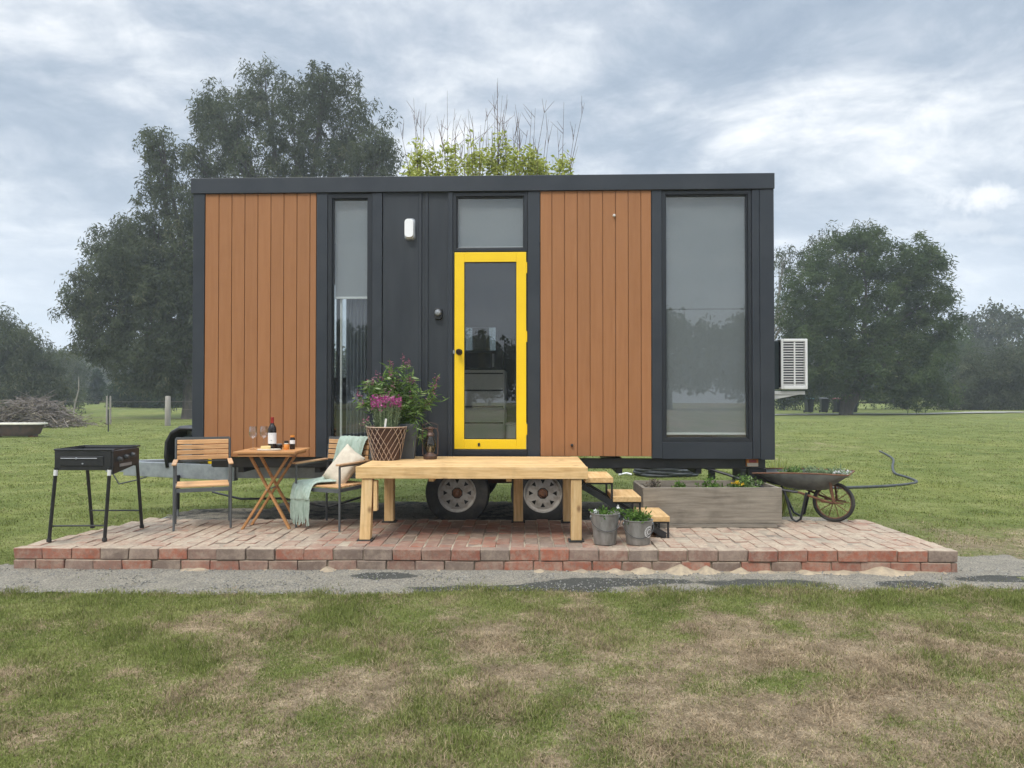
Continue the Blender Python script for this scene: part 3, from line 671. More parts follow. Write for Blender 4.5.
# tow bar
tb = MB(); tb.beam((.2, .62, .545), (-1.32, 1.14, .545), .06, .165); tb.beam((.2, HD-.62, .545), (-1.32, HD-1.14, .545), .06, .165); tb.box(-1.55, -1.25, 1.13, 1.29, .50, .59)
tbo = tb.build('tow_bar', M['galv'], H, bev=.004)
MB().lathe([(.05,0),(.055,.05),(.03,.09),(0,.10)], (-1.6,1.21,.55), 16).build('coupling', M['galv'], tbo, smooth=True)
MB().tube([(-1.3,1.0,.62),(-1.38,.98,.50),(-1.30,.97,.38),(-1.12,1.0,.42),(-1.0,1.02,.46)], .009, 6).build('safety_chain', M['chassis'], tbo)
MB().tube([(.1,.9,.62),(-.1,.75,.50),(-.05,.6,.34),(.3,.5,.28),(.8,.4,.30),(1.3,.35,.22),(1.7,.4,.34)], .013, 6).build('cable', M['black'], H, smooth=True)
# air conditioner on the end wall
ac = empty('air_conditioner', (HW, 0, 0)); ac.parent = H
m = MB(); a0, a1, y0, y1, z0, z1 = .19, .465, .38, 1.18, 1.46, 1.985
m.box(a0, a0+.026, y0, y0+.02, z0, z1); m.box(a1-.026, a1, y0, y0+.02, z0, z1); m.box(a0+.026, a1-.026, y0, y0+.02, z0, z0+.04); m.box(a0+.026, a1-.026, y0, y0+.02, z1-.03, z1); m.box(a0+.135, a0+.150, y0, y0+.02, z0+.04, z1-.03)
m.box(a0, a1, y0+.025, y1, z0, z0+.02); m.box(a0, a1, y0+.025, y1, z1-.02, z1); m.box(a1-.02, a1, y0+.025, y1, z0+.02, z1-.02)
m.build('casing', M['white_plastic'], ac, bev=.006)
m = MB()
for q in range(17): z = z0+.047+q*.0265; m.box(a0+.026, a1-.026, y0+.004, y0+.02, z, z+.0095)
m.build('grille', M['white_plastic'], ac)
MB().box(a0+.01, a1-.025, y0+.05, y1-.02, z0+.03, z1-.03).build('coil', mk('dark_coil', (.10,.10,.12), (.06,.06,.08), 60, .6, .3), ac)
MB().box(.07, a0-.004, y0+.05, y1-.1, z0+.0, z1-.02).build('back_cover', mk('teal_black', (.02,.035,.04), None, 5, .5), ac, bev=.004)
MB().box(.0, .45, y1-.15, y1-.115, z0-.055, z0-.02).build('bracket', M['white_plastic'], ac, bev=.003)
m = MB(); m.box(.0, .45, y0+.04, y0+.075, z0-.055, z0-.02); m.box(.0, .025, y0+.04, y0+.08, z0-.4, z0-.02); m.add([(.02,y0+.05,z0-.055),(.40,y0+.05,z0-.055),(.02,y0+.055,z0-.13),(.02,y0+.06,z0-.055),(.40,y0+.06,z0-.055),(.02,y0+.065,z0-.13)], [(0,1,2),(3,5,4),(0,2,5,3),(1,4,5,2),(0,3,4,1)])
m.build('bracket', M['white_plastic'], ac, bev=.003)
# stabiliser legs
for u in (5.28,):
    m = MB(); m.box(u-.03, u+.03, .22, .28, .16, .655); m.box(u-.08, u+.08, .17, .33, .045, .075); m.box(u-.045, u+.045, .2, .3, .075, .17); m.build('stabiliser_leg', M['chassis'], H, bev=.003)
part('corner_bracket', M['black'], (5.62, 5.79, .10, .22, .35, .66), (5.62, 5.66, .10, .3, .2, .35))

# things inside, seen through the door
def hp(u, v, z):       # point of the house frame in world coordinates
    return H.matrix_basis @ Vector((u, v, z))
H.matrix_basis = Matrix.Translation((-3.24, 7.72, 0)) @ Matrix.Rotation(R(-1.8647), 4, 'Z')
mw = empty('microwave', hp(2.85, 1.75, 1.70), R(-1.86), label='black microwave oven on the kitchen bench behind the door', cat='microwave')
MB().box(-.25, .23, -.17, .2, 0, .24).build('casing', M['black'], mw, bev=.006); MB().box(-.22, .08, -.175, -.171, .03, .21).build('oven_window', M['bottle'], mw); MB().box(.10, .125, -.19, -.172, .04, .2).build('handle', M['galv'], mw)
sb = empty('storage_box', hp(3.28, 1.5, ZB+.07), R(-1.86), label='pale grey storage box on the floor inside, right of the drawers', cat='storage box')
MB().box(-.15, .13, -.12, .12, 0, .20).build('box_body', M['int_drawer'], sb, bev=.01); MB().box(-.16, .14, -.13, .13, .202, .225).build('lid', M['white_plastic'], sb, bev=.005)

# concrete block under the right end
cb = empty('concrete_block', (2.44, 7.98, .045), R(-3), label='stacked grey concrete blocks propping the right end of the house', cat='concrete block')
for q in range(3): MB().box(-.085, .085, -.19, .19, q*.197, q*.197+.19).build('block', M['concrete'], cb, bev=.006)

# ------------------------------------------------------------------ deck
D = empty('timber_deck', (-1.30, 6.35, PZ), R(-.9), label='new pine entrance deck below the yellow door', cat='deck')
DW, DD, DZ = 1.925, 1.10, .62
m = MB()
for q in range(8):
    y0 = .046+q*.1315; m.box(.0, DW, y0, y0+.127, DZ-.035, DZ+random.uniform(-.001, .001))
m.build('deck_boards', M['pine'], D, bev=.004)
MB().box(-.005, DW+.005, -.002, .043, DZ-.098, DZ+.002).build('front_rail', M['pine'], D, bev=.004)
for x in (0, .6, 1.25, DW-.045): MB().box(x, x+.045, .046, DD-.05, DZ-.125 if 0 < x < 1.5 else DZ-.096, DZ-.037).build('joist', M['pine_y'], D, bev=.003)
MB().box(0, DW, DD-.048, DD, DZ-.125, DZ-.037).build('back_rail', M['pine'], D, bev=.003)
def leg(x0, x1, y0, y1, dx=0, nm='leg'):
    m = MB(); zt = DZ-.100 if y0 < .5 else DZ-.127
    m.add([(x0+dx,y0,.012),(x1+dx,y0,.012),(x1+dx,y1,.012),(x0+dx,y1,.012),(x0,y0,zt),(x1,y0,zt),(x1,y1,zt),(x0,y1,zt)], [(3,2,1,0),(4,5,6,7),(0,1,5,4),(1,2,6,5),(2,3,7,6),(3,0,4,7)])
    o = m.build(nm, M['pine_v'], D, bev=.004); MB().box(x0+dx-.02, x1+dx+.02, y0-.015, y1+.015, .001, .011).build('foot_pad', M['rubber'], o); return o
leg(.045, .135, .01, .10, -.02); leg(DW-.135, DW-.045, .01, .10); leg(.06, .15, DD-.15, DD-.06); leg(DW-.15, DW-.06, DD-.15, DD-.06); leg(1.30, 1.39, DD-.15, DD-.06)
MB().box(.14, .17, .02, .09, .25, DZ-.117).build('brace', M['pine_v'], D, bev=.003)

# steps
ST = empty('entry_steps', (.62, 6.5, PZ), R(-.9), label='three pine steps on a black steel frame, descending right of the deck', cat='steps')
for k, (x0, x1, z) in enumerate(((.006, .245, .515), (.243, .482, .352), (.482, .725, .185))):
    MB().box(x0, x1, 0, .52, z-.045, z).build('tread', M['pine_y'], ST, bev=.004)
m = MB()
for y in (.03, .47):
    m.beam((-.02, y, .44), (.69, y, .02), .03, .05)
    for x, z0, z1 in ((.236, .30, .468), (.474, .137, .305), (.715, .0, .138)): m.box(x-.008, x+.008, y-.008, y+.008, z0, z1)
    for x0, x1, z in ((.0, .24, .462), (.24, .48, .299), (.485, .72, .132)): m.box(x0, x1, y-.012, y+.012, z-.006, z+.006)
m.box(.62, .70, .03, .47, .0, .02)
m.build('steel_frame', M['black'], ST)

# ------------------------------------------------------------------ buckets
def bucket(loc, rb, rt, h, label, emblem=False, rz=0):
    e = empty('zinc_bucket', loc, rz, label=label, cat='bucket')
    m = MB().lathe([(rb,0),(rb+.002,.004),(rb*.5+rt*.5,h*.5),(rt,h-.006),(rt+.006,h-.002),(rt+.006,h+.004),(rt-.002,h+.004),(rt-.005,h-.01),(rb*.45+rt*.55,h*.55),(rb*.35+rt*.65,h*.8),(0,h*.8)], (0,0,0), 32)
    m.build('pail', M['galv_bucket'], e, smooth=True)
    MB().lathe([(rt-.008,h*.86),(rt*.5,h*.90),(0,h*.89)], (0,0,0), 20).build('soil', M['soil'], e, smooth=True)
    for s in (-1, 1): MB().lathe([(.013,-.004),(.013,.004),(0,.005)], (s*(rt+.002), 0, h-.03), 10, mat=Matrix.Rotation(R(90*s), 4, 'Y')).build('handle_lug', M['galv'], e)
    hp_ = [(math.cos(t_)*(rt+.009), -math.sin(t_)*.35*rt-.006-.4*rt*math.sin(t_), h-.03-math.sin(t_)*rt*.9) for t_ in np.linspace(0, PI, 15)]
    MB().tube([(p[0], -(rt*.80+.012)*math.sin(t_)-.004, p[2]) for p, t_ in zip(hp_, np.linspace(0, PI, 15))], .003, 6).build('bail_handle', M['chassis'], e)
    if emblem:
        # round white stamped emblem wrapped on the side
        m = MB(); rr = lambda z: rb+(rt-rb)*z/h+.0012
        def onc(a_, z): return (math.sin(a_)*rr(z), -math.cos(a_)*rr(z), z)
        ca, cz = .78, h*.55
        def ring(ra, rb_, t0, t1, n_=26):
            vs = []; fs = []
            for q in range(n_+1):
                t_ = t0+(t1-t0)*q/n_
                for r_ in (ra, rb_): vs.append(onc(ca+r_*math.cos(t_)/rr(cz), cz+r_*math.sin(t_)))
            for q in range(n_): fs.append((2*q, 2*q+1, 2*q+3, 2*q+2))
            m.add(vs, fs)
        ring(.042, .047, 0, 2*PI)
        for k in range(14): ring(.033, .040, k*2*PI/14, k*2*PI/14+.25, 3)
        ring(.016, .023, .6, 2*PI-.2); ring(.0, .008, -.3, .3, 3)
        m.build('emblem', M['paper'], e)
    return e
b1 = bucket((.765, 6.27, PZ), .088, .118, .25, 'taller zinc bucket beside the right deck leg', rz=.1)
b2 = bucket((1.037, 6.27, PZ), .094, .118, .195, 'shorter zinc bucket with a round white emblem', True)

# ------------------------------------------------------------------ foliage helpers for small plants
def leaves(cs, n_per, spread, ln, wd, up=.5, seed=1, jz=1):
    r = np.random.default_rng(seed); cs = np.asarray(cs, float); N = len(cs)*n_per
    P = np.repeat(cs, n_per, 0)+r.normal(0, 1, (N, 3))*np.array([spread, spread, spread*jz])
    d = r.normal(0, 1, (N, 3)); d[:, 2] = d[:, 2]*.5+up; d /= np.linalg.norm(d, axis=1)[:, None]
    s = np.cross(d, r.normal(0, 1, (N, 3))); s /= np.linalg.norm(s, axis=1)[:, None]
    L_ = ln*r.uniform(.5, 1.3, N)[:, None]; W_ = wd*r.uniform(.6, 1.3, N)[:, None]
    return np.stack([P, P+d*L_*.45+s*W_*.5, P+d*L_, P+d*L_*.45-s*W_*.5], 1)
def seedling(loc, n, rad, ht, label, mat='veg', fl=None, flpos=None, ln=.04, wd=.014, seed=0, cat='plant', group=None, name='seedling'):
    e = empty(name, loc, label=label, cat=cat, group=group)
    r = np.random.default_rng(seed); cs = np.stack([r.normal(0, rad*.5, n), r.normal(0, rad*.5, n), r.uniform(.0, ht, n)], -1)
    quads('foliage', leaves(cs, 14, rad*.16, ln, wd, .5, seed), M[mat], e)
    m = MB()
    for c in cs[:10]: m.tube([(c[0]*.3, c[1]*.3, -.01), (c[0], c[1], c[2])], .0018, 4)
    m.build('stem', M['shrubleaf'], e)
    if fl:
        for q, fp in enumerate(flpos): quads('flower', leaves(np.array([fp]), 14, .006, .018, .014, .3, seed+1+q), M[fl], e)
    return e
seedling((.765, 6.27, PZ+.215), 22, .075, .055, 'sparse seedlings with two white flowers in the taller bucket', fl='whitefl', flpos=[(-.08,-.05,.055),(.11,-.02,.085)], seed=3, ln=.03)
seedling((1.037, 6.27, PZ+.165), 40, .09, .085, 'bright green herb in the shorter emblem bucket', seed=4)

# ------------------------------------------------------------------ planter box
PB = empty('planter_box', (1.21, 7.02, PZ), R(0), label='long weathered grey timber planter box under the wide window', cat='planter')
PW, PD, PH = 1.28, .60, .365
MB().box(0, PW, 0, .03, .032, PH).build('front_board', M['oldwood'], PB, bev=.004)
MB().box(.01, PW-.01, PD-.03, PD, .032, PH+.002).build('back_board', M['oldwood'], PB, bev=.004)
for x in (-.002, PW-.03+.002): MB().box(x, x+.03, .032, PD-.032, .032, PH-.004).build('end_board', M['oldwood'], PB, bev=.004)
MB().box(.0, PW-.05, -.02, .012, .0, .03).build('base_batten', M['oldwood'], PB, bev=.003)
m = MB()
for x in (.07, .66, 1.24):
    for z in (.07, .2, .33): m.lathe([(.005,0),(.004,.002),(0,.002)], (x+random.uniform(-.01,.01), -.0005, z), 8, mat=rx)

X0 = np.linspace(.035, PW-.035, 40); Y0 = np.linspace(.035, PD-.035, 16)
so_ = sheet('soil', X0, Y0, lambda X, Y: .29+(fbm(X, Y, .12, 91, 3)-.5)*.05, M['soil']); so_.parent = PB
for k, (x, y, lab, mat, fl, rad, ht) in enumerate(((.70,.26,'leafy green vegetable near the middle of the planter box','veg',None,.10,.10), (.95,.30,'small plant with yellow flowers in the planter box','veg','yellowfl',.05,.04), (1.10,.42,'dark leafy seedling at the right of the planter box','shrubleaf',None,.10,.08), (.17,.3,'low dry brownish seedling at the left of the planter box','brushleaf',None,.09,.06), (.40,.33,'low sparse seedling left of the planter middle','veg',None,.07,.05))):
    seedling((1.21+x, 7.02+y, PZ+.29), 26 if ht > .05 else 14, rad, ht+.03, lab, mat, fl, [(0,0,.09),(.02,.01,.08),(-.03,.0,.085),(.05,-.02,.07)] if fl else None, seed=20+k)

# ------------------------------------------------------------------ barbecue
BQ = empty('barbecue', (-3.80, 6.32, PZ), 0, label='black flat top gas barbecue on four splayed legs at the left patio end', cat='barbecue')
bx0, bx1, by0, by1, bz0, bz1 = 0, .47, 0, .44, .595, .765
m = MB(); m.box(bx0, bx1, by0, by0+.012, bz0, bz1); m.box(bx0, bx1, by1-.012, by1, bz0, bz1); m.box(bx0, bx0+.012, by0+.012, by1-.012, bz0, bz1); m.box(bx0+.012, bx1, by0+.012, by1-.012, bz0+.05, bz0+.065)
m.box(bx0+.05, bx1-.06, by0-.008, by0-.001, bz0+.035, bz0+.115); m.build('fire_box', M['black'], BQ, bev=.004)
MB().box(bx0+.016, bx1-.016, by0+.016, by1-.016, bz1-.03, bz1-.02).build('hot_plate', mk('seasoned_steel', (.03,.03,.03), (.06,.055,.05), 12, .3, .6), BQ)
m = MB(); m.tube([(bx0,by0,bz1),(bx1+.02,by0,bz1),(bx1+.02,by1,bz1+.004),(bx0,by1,bz1+.004)], .008, 8, closed=True); m.build('rim', M['black'], BQ)
m = MB(); m.add([(bx1+.003,by0,bz0-.035),(bx1+.018,by0,bz0-.035),(bx1+.018,by1,bz0+.02),(bx1+.003,by1,bz0+.02),(bx1+.003,by0,bz1-.01),(bx1+.018,by0,bz1-.01),(bx1+.018,by1,bz1-.01),(bx1+.003,by1,bz1-.01)], [(3,2,1,0),(4,5,6,7),(0,1,5,4),(1,2,6,5),(2,3,7,6),(3,0,4,7)])
cp = m.build('control_panel', M['black'], BQ, bev=.003)
for k, y in enumerate((.09, .20, .31)):
    MB().lathe([(.024,0),(.023,.012),(.018,.016),(.016,.032),(0,.033)], (bx1+.018, y, bz0+.085+.01*k), 16, mat=Matrix.Rotation(R(90), 4, 'Y')).build('knob', M['chassis'], cp, smooth=True)
MB().box(bx1+.0185, bx1+.022, .10, .30, bz0+.02, bz0+.045).build('badge', M['galv'], cp)
MB().tube([(bx0+.06,-.014,bz0+.10),(bx1-.11,-.014,bz0+.10)], .003, 6).build('grill_rail', M['galv'], BQ)
m = MB(); m.lathe([(0,0),(.009,0),(.009,.006),(0,.008)], (bx0+.19,-.014,bz0+.10), 10, mat=rx); m.lathe([(0,0),(.007,0),(.007,.006),(0,.008)], (bx0+.24,-.009,bz0+.055), 10, mat=rx); m.build('bolt', M['galv'], BQ)
for x, y, xb, yb in ((.012, .0, -.045, .01), (bx1-.012, .0, .40, .04), (.012, by1, -.05, .67), (bx1-.01, by1, .405, .67)):
    o = MB().tube([(x, y+.004, bz0+.02 if y == 0 else bz1-.05), (xb, yb, .004)], .0145, 10).build('leg', M['black'], BQ, smooth=True)
    MB().lathe([(.019,0),(.02,.02),(.016,.03)], (xb, yb, 0), 12).build('foot_cap', M['rubber'], o)
    if y == 0:
        d_ = (Vector((xb, yb, .004))-Vector((x, y, bz0)))
        p = Vector((x, y+.003, bz0+.01)); MB().tube([p+d_*.01, p+d_*.09], .0165, 10).build('sleeve', M['white_plastic'], o)
m = MB(); m.tube([(-.035,.02,.13),(.41,.045,.13)], .007, 8); m.tube([(-.035,.61,.17),(.41,.61,.17)], .007, 8); m.build('cross_rail', M['black'], BQ)

# ------------------------------------------------------------------ chairs
def chair(loc, rz, label):
    e = empty('garden_chair', loc, rz, label=label, cat='chair', group='slatted garden chairs at the folding table')
    cm = M['chair_metal']; q = .011
    def tb_(nm, pts, r=.011): return MB().tube(pts, r, 8).build(nm, cm, e, smooth=True)
    for s in (-1, 1):
        x = s*.255
        tb_('leg', [(x,-.25,0),(x,-.25,.585)]); tb_('leg', [(x,.22,0),(x,.215,.40),(x,.265,.82)])
        MB().beam((x,-.25,.59),(x,.235,.59), .018, .012).build('arm_rail', cm, e)
        m = MB(); m.beam((x,-.285,.606),(x,.215,.612), .045, .018); m.build('armrest', M['slat_y'], e, bev=.006)
    m = MB(); m.beam((-.255,.265,.82),(.255,.265,.82), .022, .022); m.beam((-.25,.24,.60),(.25,.24,.60), .014, .014); m.build('back_rail', cm, e)
    m = MB(); m.beam((-.25,-.235,.365),(.25,-.235,.365), .02, .035); m.beam((-.25,.21,.375),(.25,.21,.375), .02, .03); m.beam((-.25,-.23,.37),(-.25,.2,.375), .02, .03); m.beam((.25,-.23,.37),(.25,.2,.375), .02, .03); m.build('seat_frame', cm, e)
    m = MB()
    for k in range(7):
        y = -.225+k*.066; m.box(-.24, .24, y, y+.055, .388, .405)
    m.build('seat', M['slat'], e, bev=.004)
    m = MB()
    for k in range(4):
        z = .615+k*.05; y = .238+.0115*k/2*1.0
        m.box(-.243, .243, y-.02, y-.004, z, z+.042)
    m.build('backrest', M['slat'], e, bev=.004)
    return e
C1_ = chair((-2.895, 7.13, PZ), R(22), 'empty slatted garden chair between the barbecue and the table')
C1_.scale = (.94,.92,.98)
CH2 = chair((-1.665, 7.12, PZ), R(-25), 'slatted garden chair with the green throw and cream cushion')
CH2.scale = (.97,.94,.98)
CHM = Matrix.Translation((-1.665, 7.12, PZ)) @ Matrix.Rotation(R(-25), 4, 'Z') @ Matrix.Diagonal((.97,.94,.98,1))
# throw
path = [((.10,.30,.55),.17),((.09,.295,.70),.17),((.085,.275,.815),.17),((.08,.245,.84),.17),((.07,.205,.80),.165),((.05,.185,.68),.16),((.02,.165,.55),.16),((-.03,.12,.44),.16),((-.07,.02,.418),.165),((-.11,-.10,.416),.155),((-.15,-.20,.418),.14),((-.165,-.258,.405),.125),((-.17,-.277,.36),.115),((-.17,-.284,.31),.112),((-.17,-.285,.27),.11)]
vs = []; fs = []; NW = 22; rows = []
for k, ((x, y, z), hw) in enumerate(path):
    for q in range(NW+1):
        s = q/NW*2-1; f_ = math.sin(s*8+k*.45)*.020+math.sin(s*15-k*.8)*.010+random.uniform(0,.004)
        on = 4 <= k <= 10; nrm = Vector((0,-1,0)) if (k < 2 or k > 11) else (Vector((0,-.7,.7)) if k < 8 else Vector((0,0,1)))
        if k < 2: nrm = Vector((0,1,0))
        p = Vector((x+s*hw, y, z+(.0 if not 7 < k < 11 else .0)))+nrm*(abs(f_)+.008)+Vector((math.sin(k*1.1)*.006, 0, 0)); vs.append(CHM @ p)
for k in range(len(path)-1):
    for q in range(NW): a = k*(NW+1)+q; fs.append((a, a+1, a+NW+2, a+NW+1))
th = MB().add(vs, fs).build('throw_blanket', M['throw'], smooth=True, label='sage green knitted throw with long fringe draped over the chair', cat='blanket')
mo_ = th.modifiers.new('thick', 'SOLIDIFY'); mo_.thickness = .008; mo_.offset = 1
m_ = th.modifiers.new('sub', 'SUBSURF'); m_.levels = 1; m_.render_levels = 1
m = MB()
for q in range(52):
    s = q/51*2-1; x = -.17+s*.11; y = -.288+random.uniform(-.012,.006); z = .285; L_ = random.uniform(.17,.255)
    m.tube([CHM @ Vector((x, y, z)), CHM @ Vector((x+random.uniform(-.008,.008), y+random.uniform(-.01,.005), z-L_*.5)), CHM @ Vector((x+random.uniform(-.014,.014), y+random.uniform(-.008,.008), z-L_))], [.0055,.005,.004], 5)
m.build('fringe', M['throw'], th, smooth=True)
# cushion
vs = []; fs = []; N = 16
CM_ = CHM @ Matrix.Translation((.07, .06, .555)) @ Matrix.Rotation(R(32), 4, 'Y') @ Matrix.Rotation(R(-22), 4, 'X')
for sgn in (1, -1):
    for i_ in range(N+1):
        for j_ in range(N+1):
            u = i_/N*2-1; v = j_/N*2-1; th_ = .075*((1-u**4)*(1-v**4))**.55+.003*math.sin(u*9+v*5)
            k_ = 1-.06*(1-abs(v))*abs(u)**3; k2 = 1-.06*(1-abs(u))*abs(v)**3
            vs.append(CM_ @ Vector((u*.125*k_, -sgn*th_*.9, v*.195*k2)))
    b0 = 0 if sgn == 1 else (N+1)**2
    for i_ in range(N):
        for j_ in range(N):
            a = b0+i_*(N+1)+j_; f_ = (a, a+N+1, a+N+2, a+1); fs.append(f_ if sgn == 1 else f_[::-1])
MB().add(vs, fs).build('cushion', M['cream'], smooth=True, label='cream linen cushion leaning on the throw', cat='cushion')

# ------------------------------------------------------------------ table and what stands on it
T = empty('folding_table', (-2.46, 6.70, PZ), 0, label='small square folding timber table between the two chairs', cat='table')
TZ = .72
m = MB()
for k in range(8): m.box(.0, .545, .004+k*.068, .062+k*.068, TZ-.018, TZ)
m.build('table_top', M['teak'], T, bev=.003)
m = MB(); m.box(.04, .505, .02, .05, TZ-.045, TZ-.020); m.box(.04, .505, .49, .52, TZ-.045, TZ-.020); m.box(.04, .07, .052, .488, TZ-.045, TZ-.020); m.box(.475, .505, .052, .488, TZ-.045, TZ-.020); m.build('apron', M['teak'], T, bev=.002)
for yy in (.22, .50):
    y_ = yy if yy < .3 else .475
    for (xa, xb, o_) in ((.01, .44, 0), (.435, .06, .022)):
        MB().beam((xa, y_+o_, .0), (xb, y_+o_, TZ-.035), .020, .038, up=(0,1,0)).build('leg', M['teak'], T, bev=.002)
MB().box(.01, .44, .22, .498, .10, .12) if False else None
MB().tube([(.235,.20,.36),(.235,.52,.36)], .006, 8).build('pivot_rod', M['galv'], T)
ZT_ = PZ+TZ
def tt(x, y): return (x, y, ZT_)
def wineglass(x, y, label):
    e = empty('wine_glass', tt(x, y), label=label, cat='wine glass', group='wine glasses on the folding table')
    MB().lathe([(0,.0),(.033,.001),(.033,.003),(.006,.008),(.0035,.014),(.0035,.092),(.008,.100)], n=20).build('stem', M['thin_glass'], e, smooth=True)
    MB().lathe([(.008,.100),(.030,.118),(.037,.142),(.036,.170),(.031,.212),(.0298,.212),(.0345,.170),(.0355,.142),(.028,.119),(.0,.104)], n=24).build('bowl', M['thin_glass'], e, smooth=True)
wineglass(-2.376, 6.98, 'left one of the two stemmed wine glasses'); wineglass(-2.283, 7.0, 'wine glass right beside the wine bottle')
wb_ = empty('wine_bottle', tt(-2.197, 6.97), label='dark wine bottle with white label and red foil neck', cat='wine bottle')
MB().lathe([(0,.0),(.034,.0),(.037,.004),(.037,.185),(.033,.208),(.018,.228),(.0145,.245)], n=28).build('bottle_glass', M['bottle'], wb_, smooth=True)
MB().lathe([(.0150,.236),(.0153,.285),(.0165,.287),(.0165,.297),(0,.298)], n=20).build('foil_cap', M['foil'], wb_, smooth=True)
MB().lathe([(.0374,.055),(.0374,.155)], n=28).build('bottle_label', M['paper'], wb_, smooth=True)
m = MB()
def ltx(mb, rows, r, zc, h_, a_w):   # small rows of print
    for (z, wds) in rows:
        a = -a_w
        for wd in wds:
            vs = [(math.sin(a)*r, -math.cos(a)*r, z), (math.sin(a+wd)*r, -math.cos(a+wd)*r, z), (math.sin(a+wd)*r, -math.cos(a+wd)*r, z+h_), (math.sin(a)*r, -math.cos(a)*r, z+h_)]; mb.add(vs, [(0,1,2,3)]); a += wd+.12
ltx(m, ((.14,(.5,.4)),(.125,(.9,)),(.085,(.35,.3)),(.07,(.7,))), .0377, 0, .004, .5); m.build('print', M['chassis'], wb_)
cbd = empty('cheese_board', tt(-2.19, 6.86), R(8), label='pale oval cheese board in front of the wine bottle', cat='board')
MB().lathe([(0,0),(.10,0),(.105,.004),(.105,.012),(.10,.014),(0,.014)], n=30, sy=.5).build('board', M['cream'], cbd, smooth=True)
ch_ = MB().add([(-.06,-.02,.015),(.03,-.03,.015),(.02,.02,.015),(-.06,-.02,.042),(.03,-.03,.042),(.02,.02,.042)], [(2,1,0),(3,4,5),(0,1,4,3),(1,2,5,4),(2,0,3,5)]).build('cheese_wedge', M['cheese'], bev=.003, label='wedge of pale yellow cheese on the board', cat='cheese')
ch_.location = tt(-2.20, 6.86)
def jar(x, y, r, h, mat, lid, label, nm='jar', lab=True):
    e = empty(nm, tt(x, y), label=label, cat='jar')
    MB().lathe([(0,0),(r*.95,0),(r,.004),(r,h*.72),(r*.8,h*.82),(r*.8,h*.86)], n=20).build('jar_glass', mat, e, smooth=True)
    MB().lathe([(r*.88,h*.86),(r*.88,h-.002),(0,h)], n=20).build('lid', lid, e, smooth=True)
    if lab: MB().lathe([(r+.0006,h*.40),(r+.0006,h*.66)], n=20).build('jar_label', M['paper'], e, smooth=True)
jar(-2.02, 7.0, .023, .13, M['bottle'], M['orange'], 'tall jar with orange lid and white label, rightmost on the table')
jar(-2.135, 6.98, .026, .055, M['bottle'], M['galv'], 'squat dark jar just right of the wine bottle', lab=False)
jar(-2.10, 7.08, .024, .075, M['bottle'], M['black'], 'black lidded jar behind the squat dark jar', lab=False)
jar(-2.065, 6.96, .024, .06, M['orange'], M['cream'], 'small amber jar left of the tall jar', lab=False)

# ------------------------------------------------------------------ potted plants and lantern on the deck
DK = PZ+DZ
pt = empty('lattice_pot', (-1.165, 7.06, DK), label='brown round pot wrapped in copper lattice on the left deck end', cat='flower pot')
rb, rt, hh = .118, .178, .305
MB().lathe([(rb,0),(rb+.004,.01),((rb+rt)/2,hh*.5),(rt-.004,hh-.02),(rt+.006,hh-.018),(rt+.008,hh),(rt-.006,hh),(rt-.014,hh-.03),(0,hh-.03)], n=40).build('pot_body', M['pot'], pt, smooth=True)
MB().tube([(math.cos(t_)*(rt+.007), math.sin(t_)*(rt+.007), hh) for t_ in np.linspace(0, 2*PI, 40)[:-1]], .006, 6, closed=True).build('pot_rim', M['wire'], pt, smooth=True)
m = MB()
for k in range(18):
    for s in (-1, 1):
        pts = []
        for q in range(13):
            z = hh*q/12*.97; a_ = 2*PI*k/20+s*q/12*1.05; r_ = rb+.004+(rt-rb)*z/hh+.006; pts.append((math.cos(a_)*r_, math.sin(a_)*r_, z))
        m.tube(pts, .0026, 5)
m.build('lattice', M['wire'], pt)
# low lavender with magenta heads
lv = empty('lavender', (-1.165, 7.06, DK+hh-.03), label='compact grey green lavender with magenta flowers in the lattice pot', cat='plant')
r = np.random.default_rng(5); n = 420; a_ = r.uniform(0, 2*PI, n); rr_ = np.sqrt(r.random(n))*.128; base = np.stack([np.cos(a_)*rr_*.8, np.sin(a_)*rr_*.8, 0*a_], -1); top = np.stack([np.cos(a_)*rr_*1.05, np.sin(a_)*rr_*1.05, .24+r.uniform(-.05, .05, n)], -1)
d_ = top-base; s_ = np.stack([np.cos(a_+1.5), np.sin(a_+1.5), 0*a_], -1)*.0028
quads('stem', np.stack([base-s_, base+s_, top+s_*.7, top-s_*.7], 1), M['greyleaf'], lv)
tt_ = r.random((n*5,)); bi = np.repeat(np.arange(n), 5); quads('foliage', leaves(base[bi]+d_[bi]*tt_[:, None], 2, .008, .032, .006, .9, 6), M['greyleaf'], lv)
k_ = top[(r.random(n) < .45)]; quads('flower', leaves(k_+np.array([0,0,.006]), 9, .010, .024, .012, .7, 7, 1.4), M['magenta'], lv)
tgp = empty('plant_tag', (-1.155, 6.895, DK+hh-.02), label='white plastic plant tag stuck in the lavender', cat='plant tag')
MB().beam((0,0,0),(.015,-.012,.10), .018, .002, up=(0,1,0)).build('tag_blade', M['white_plastic'], tgp)
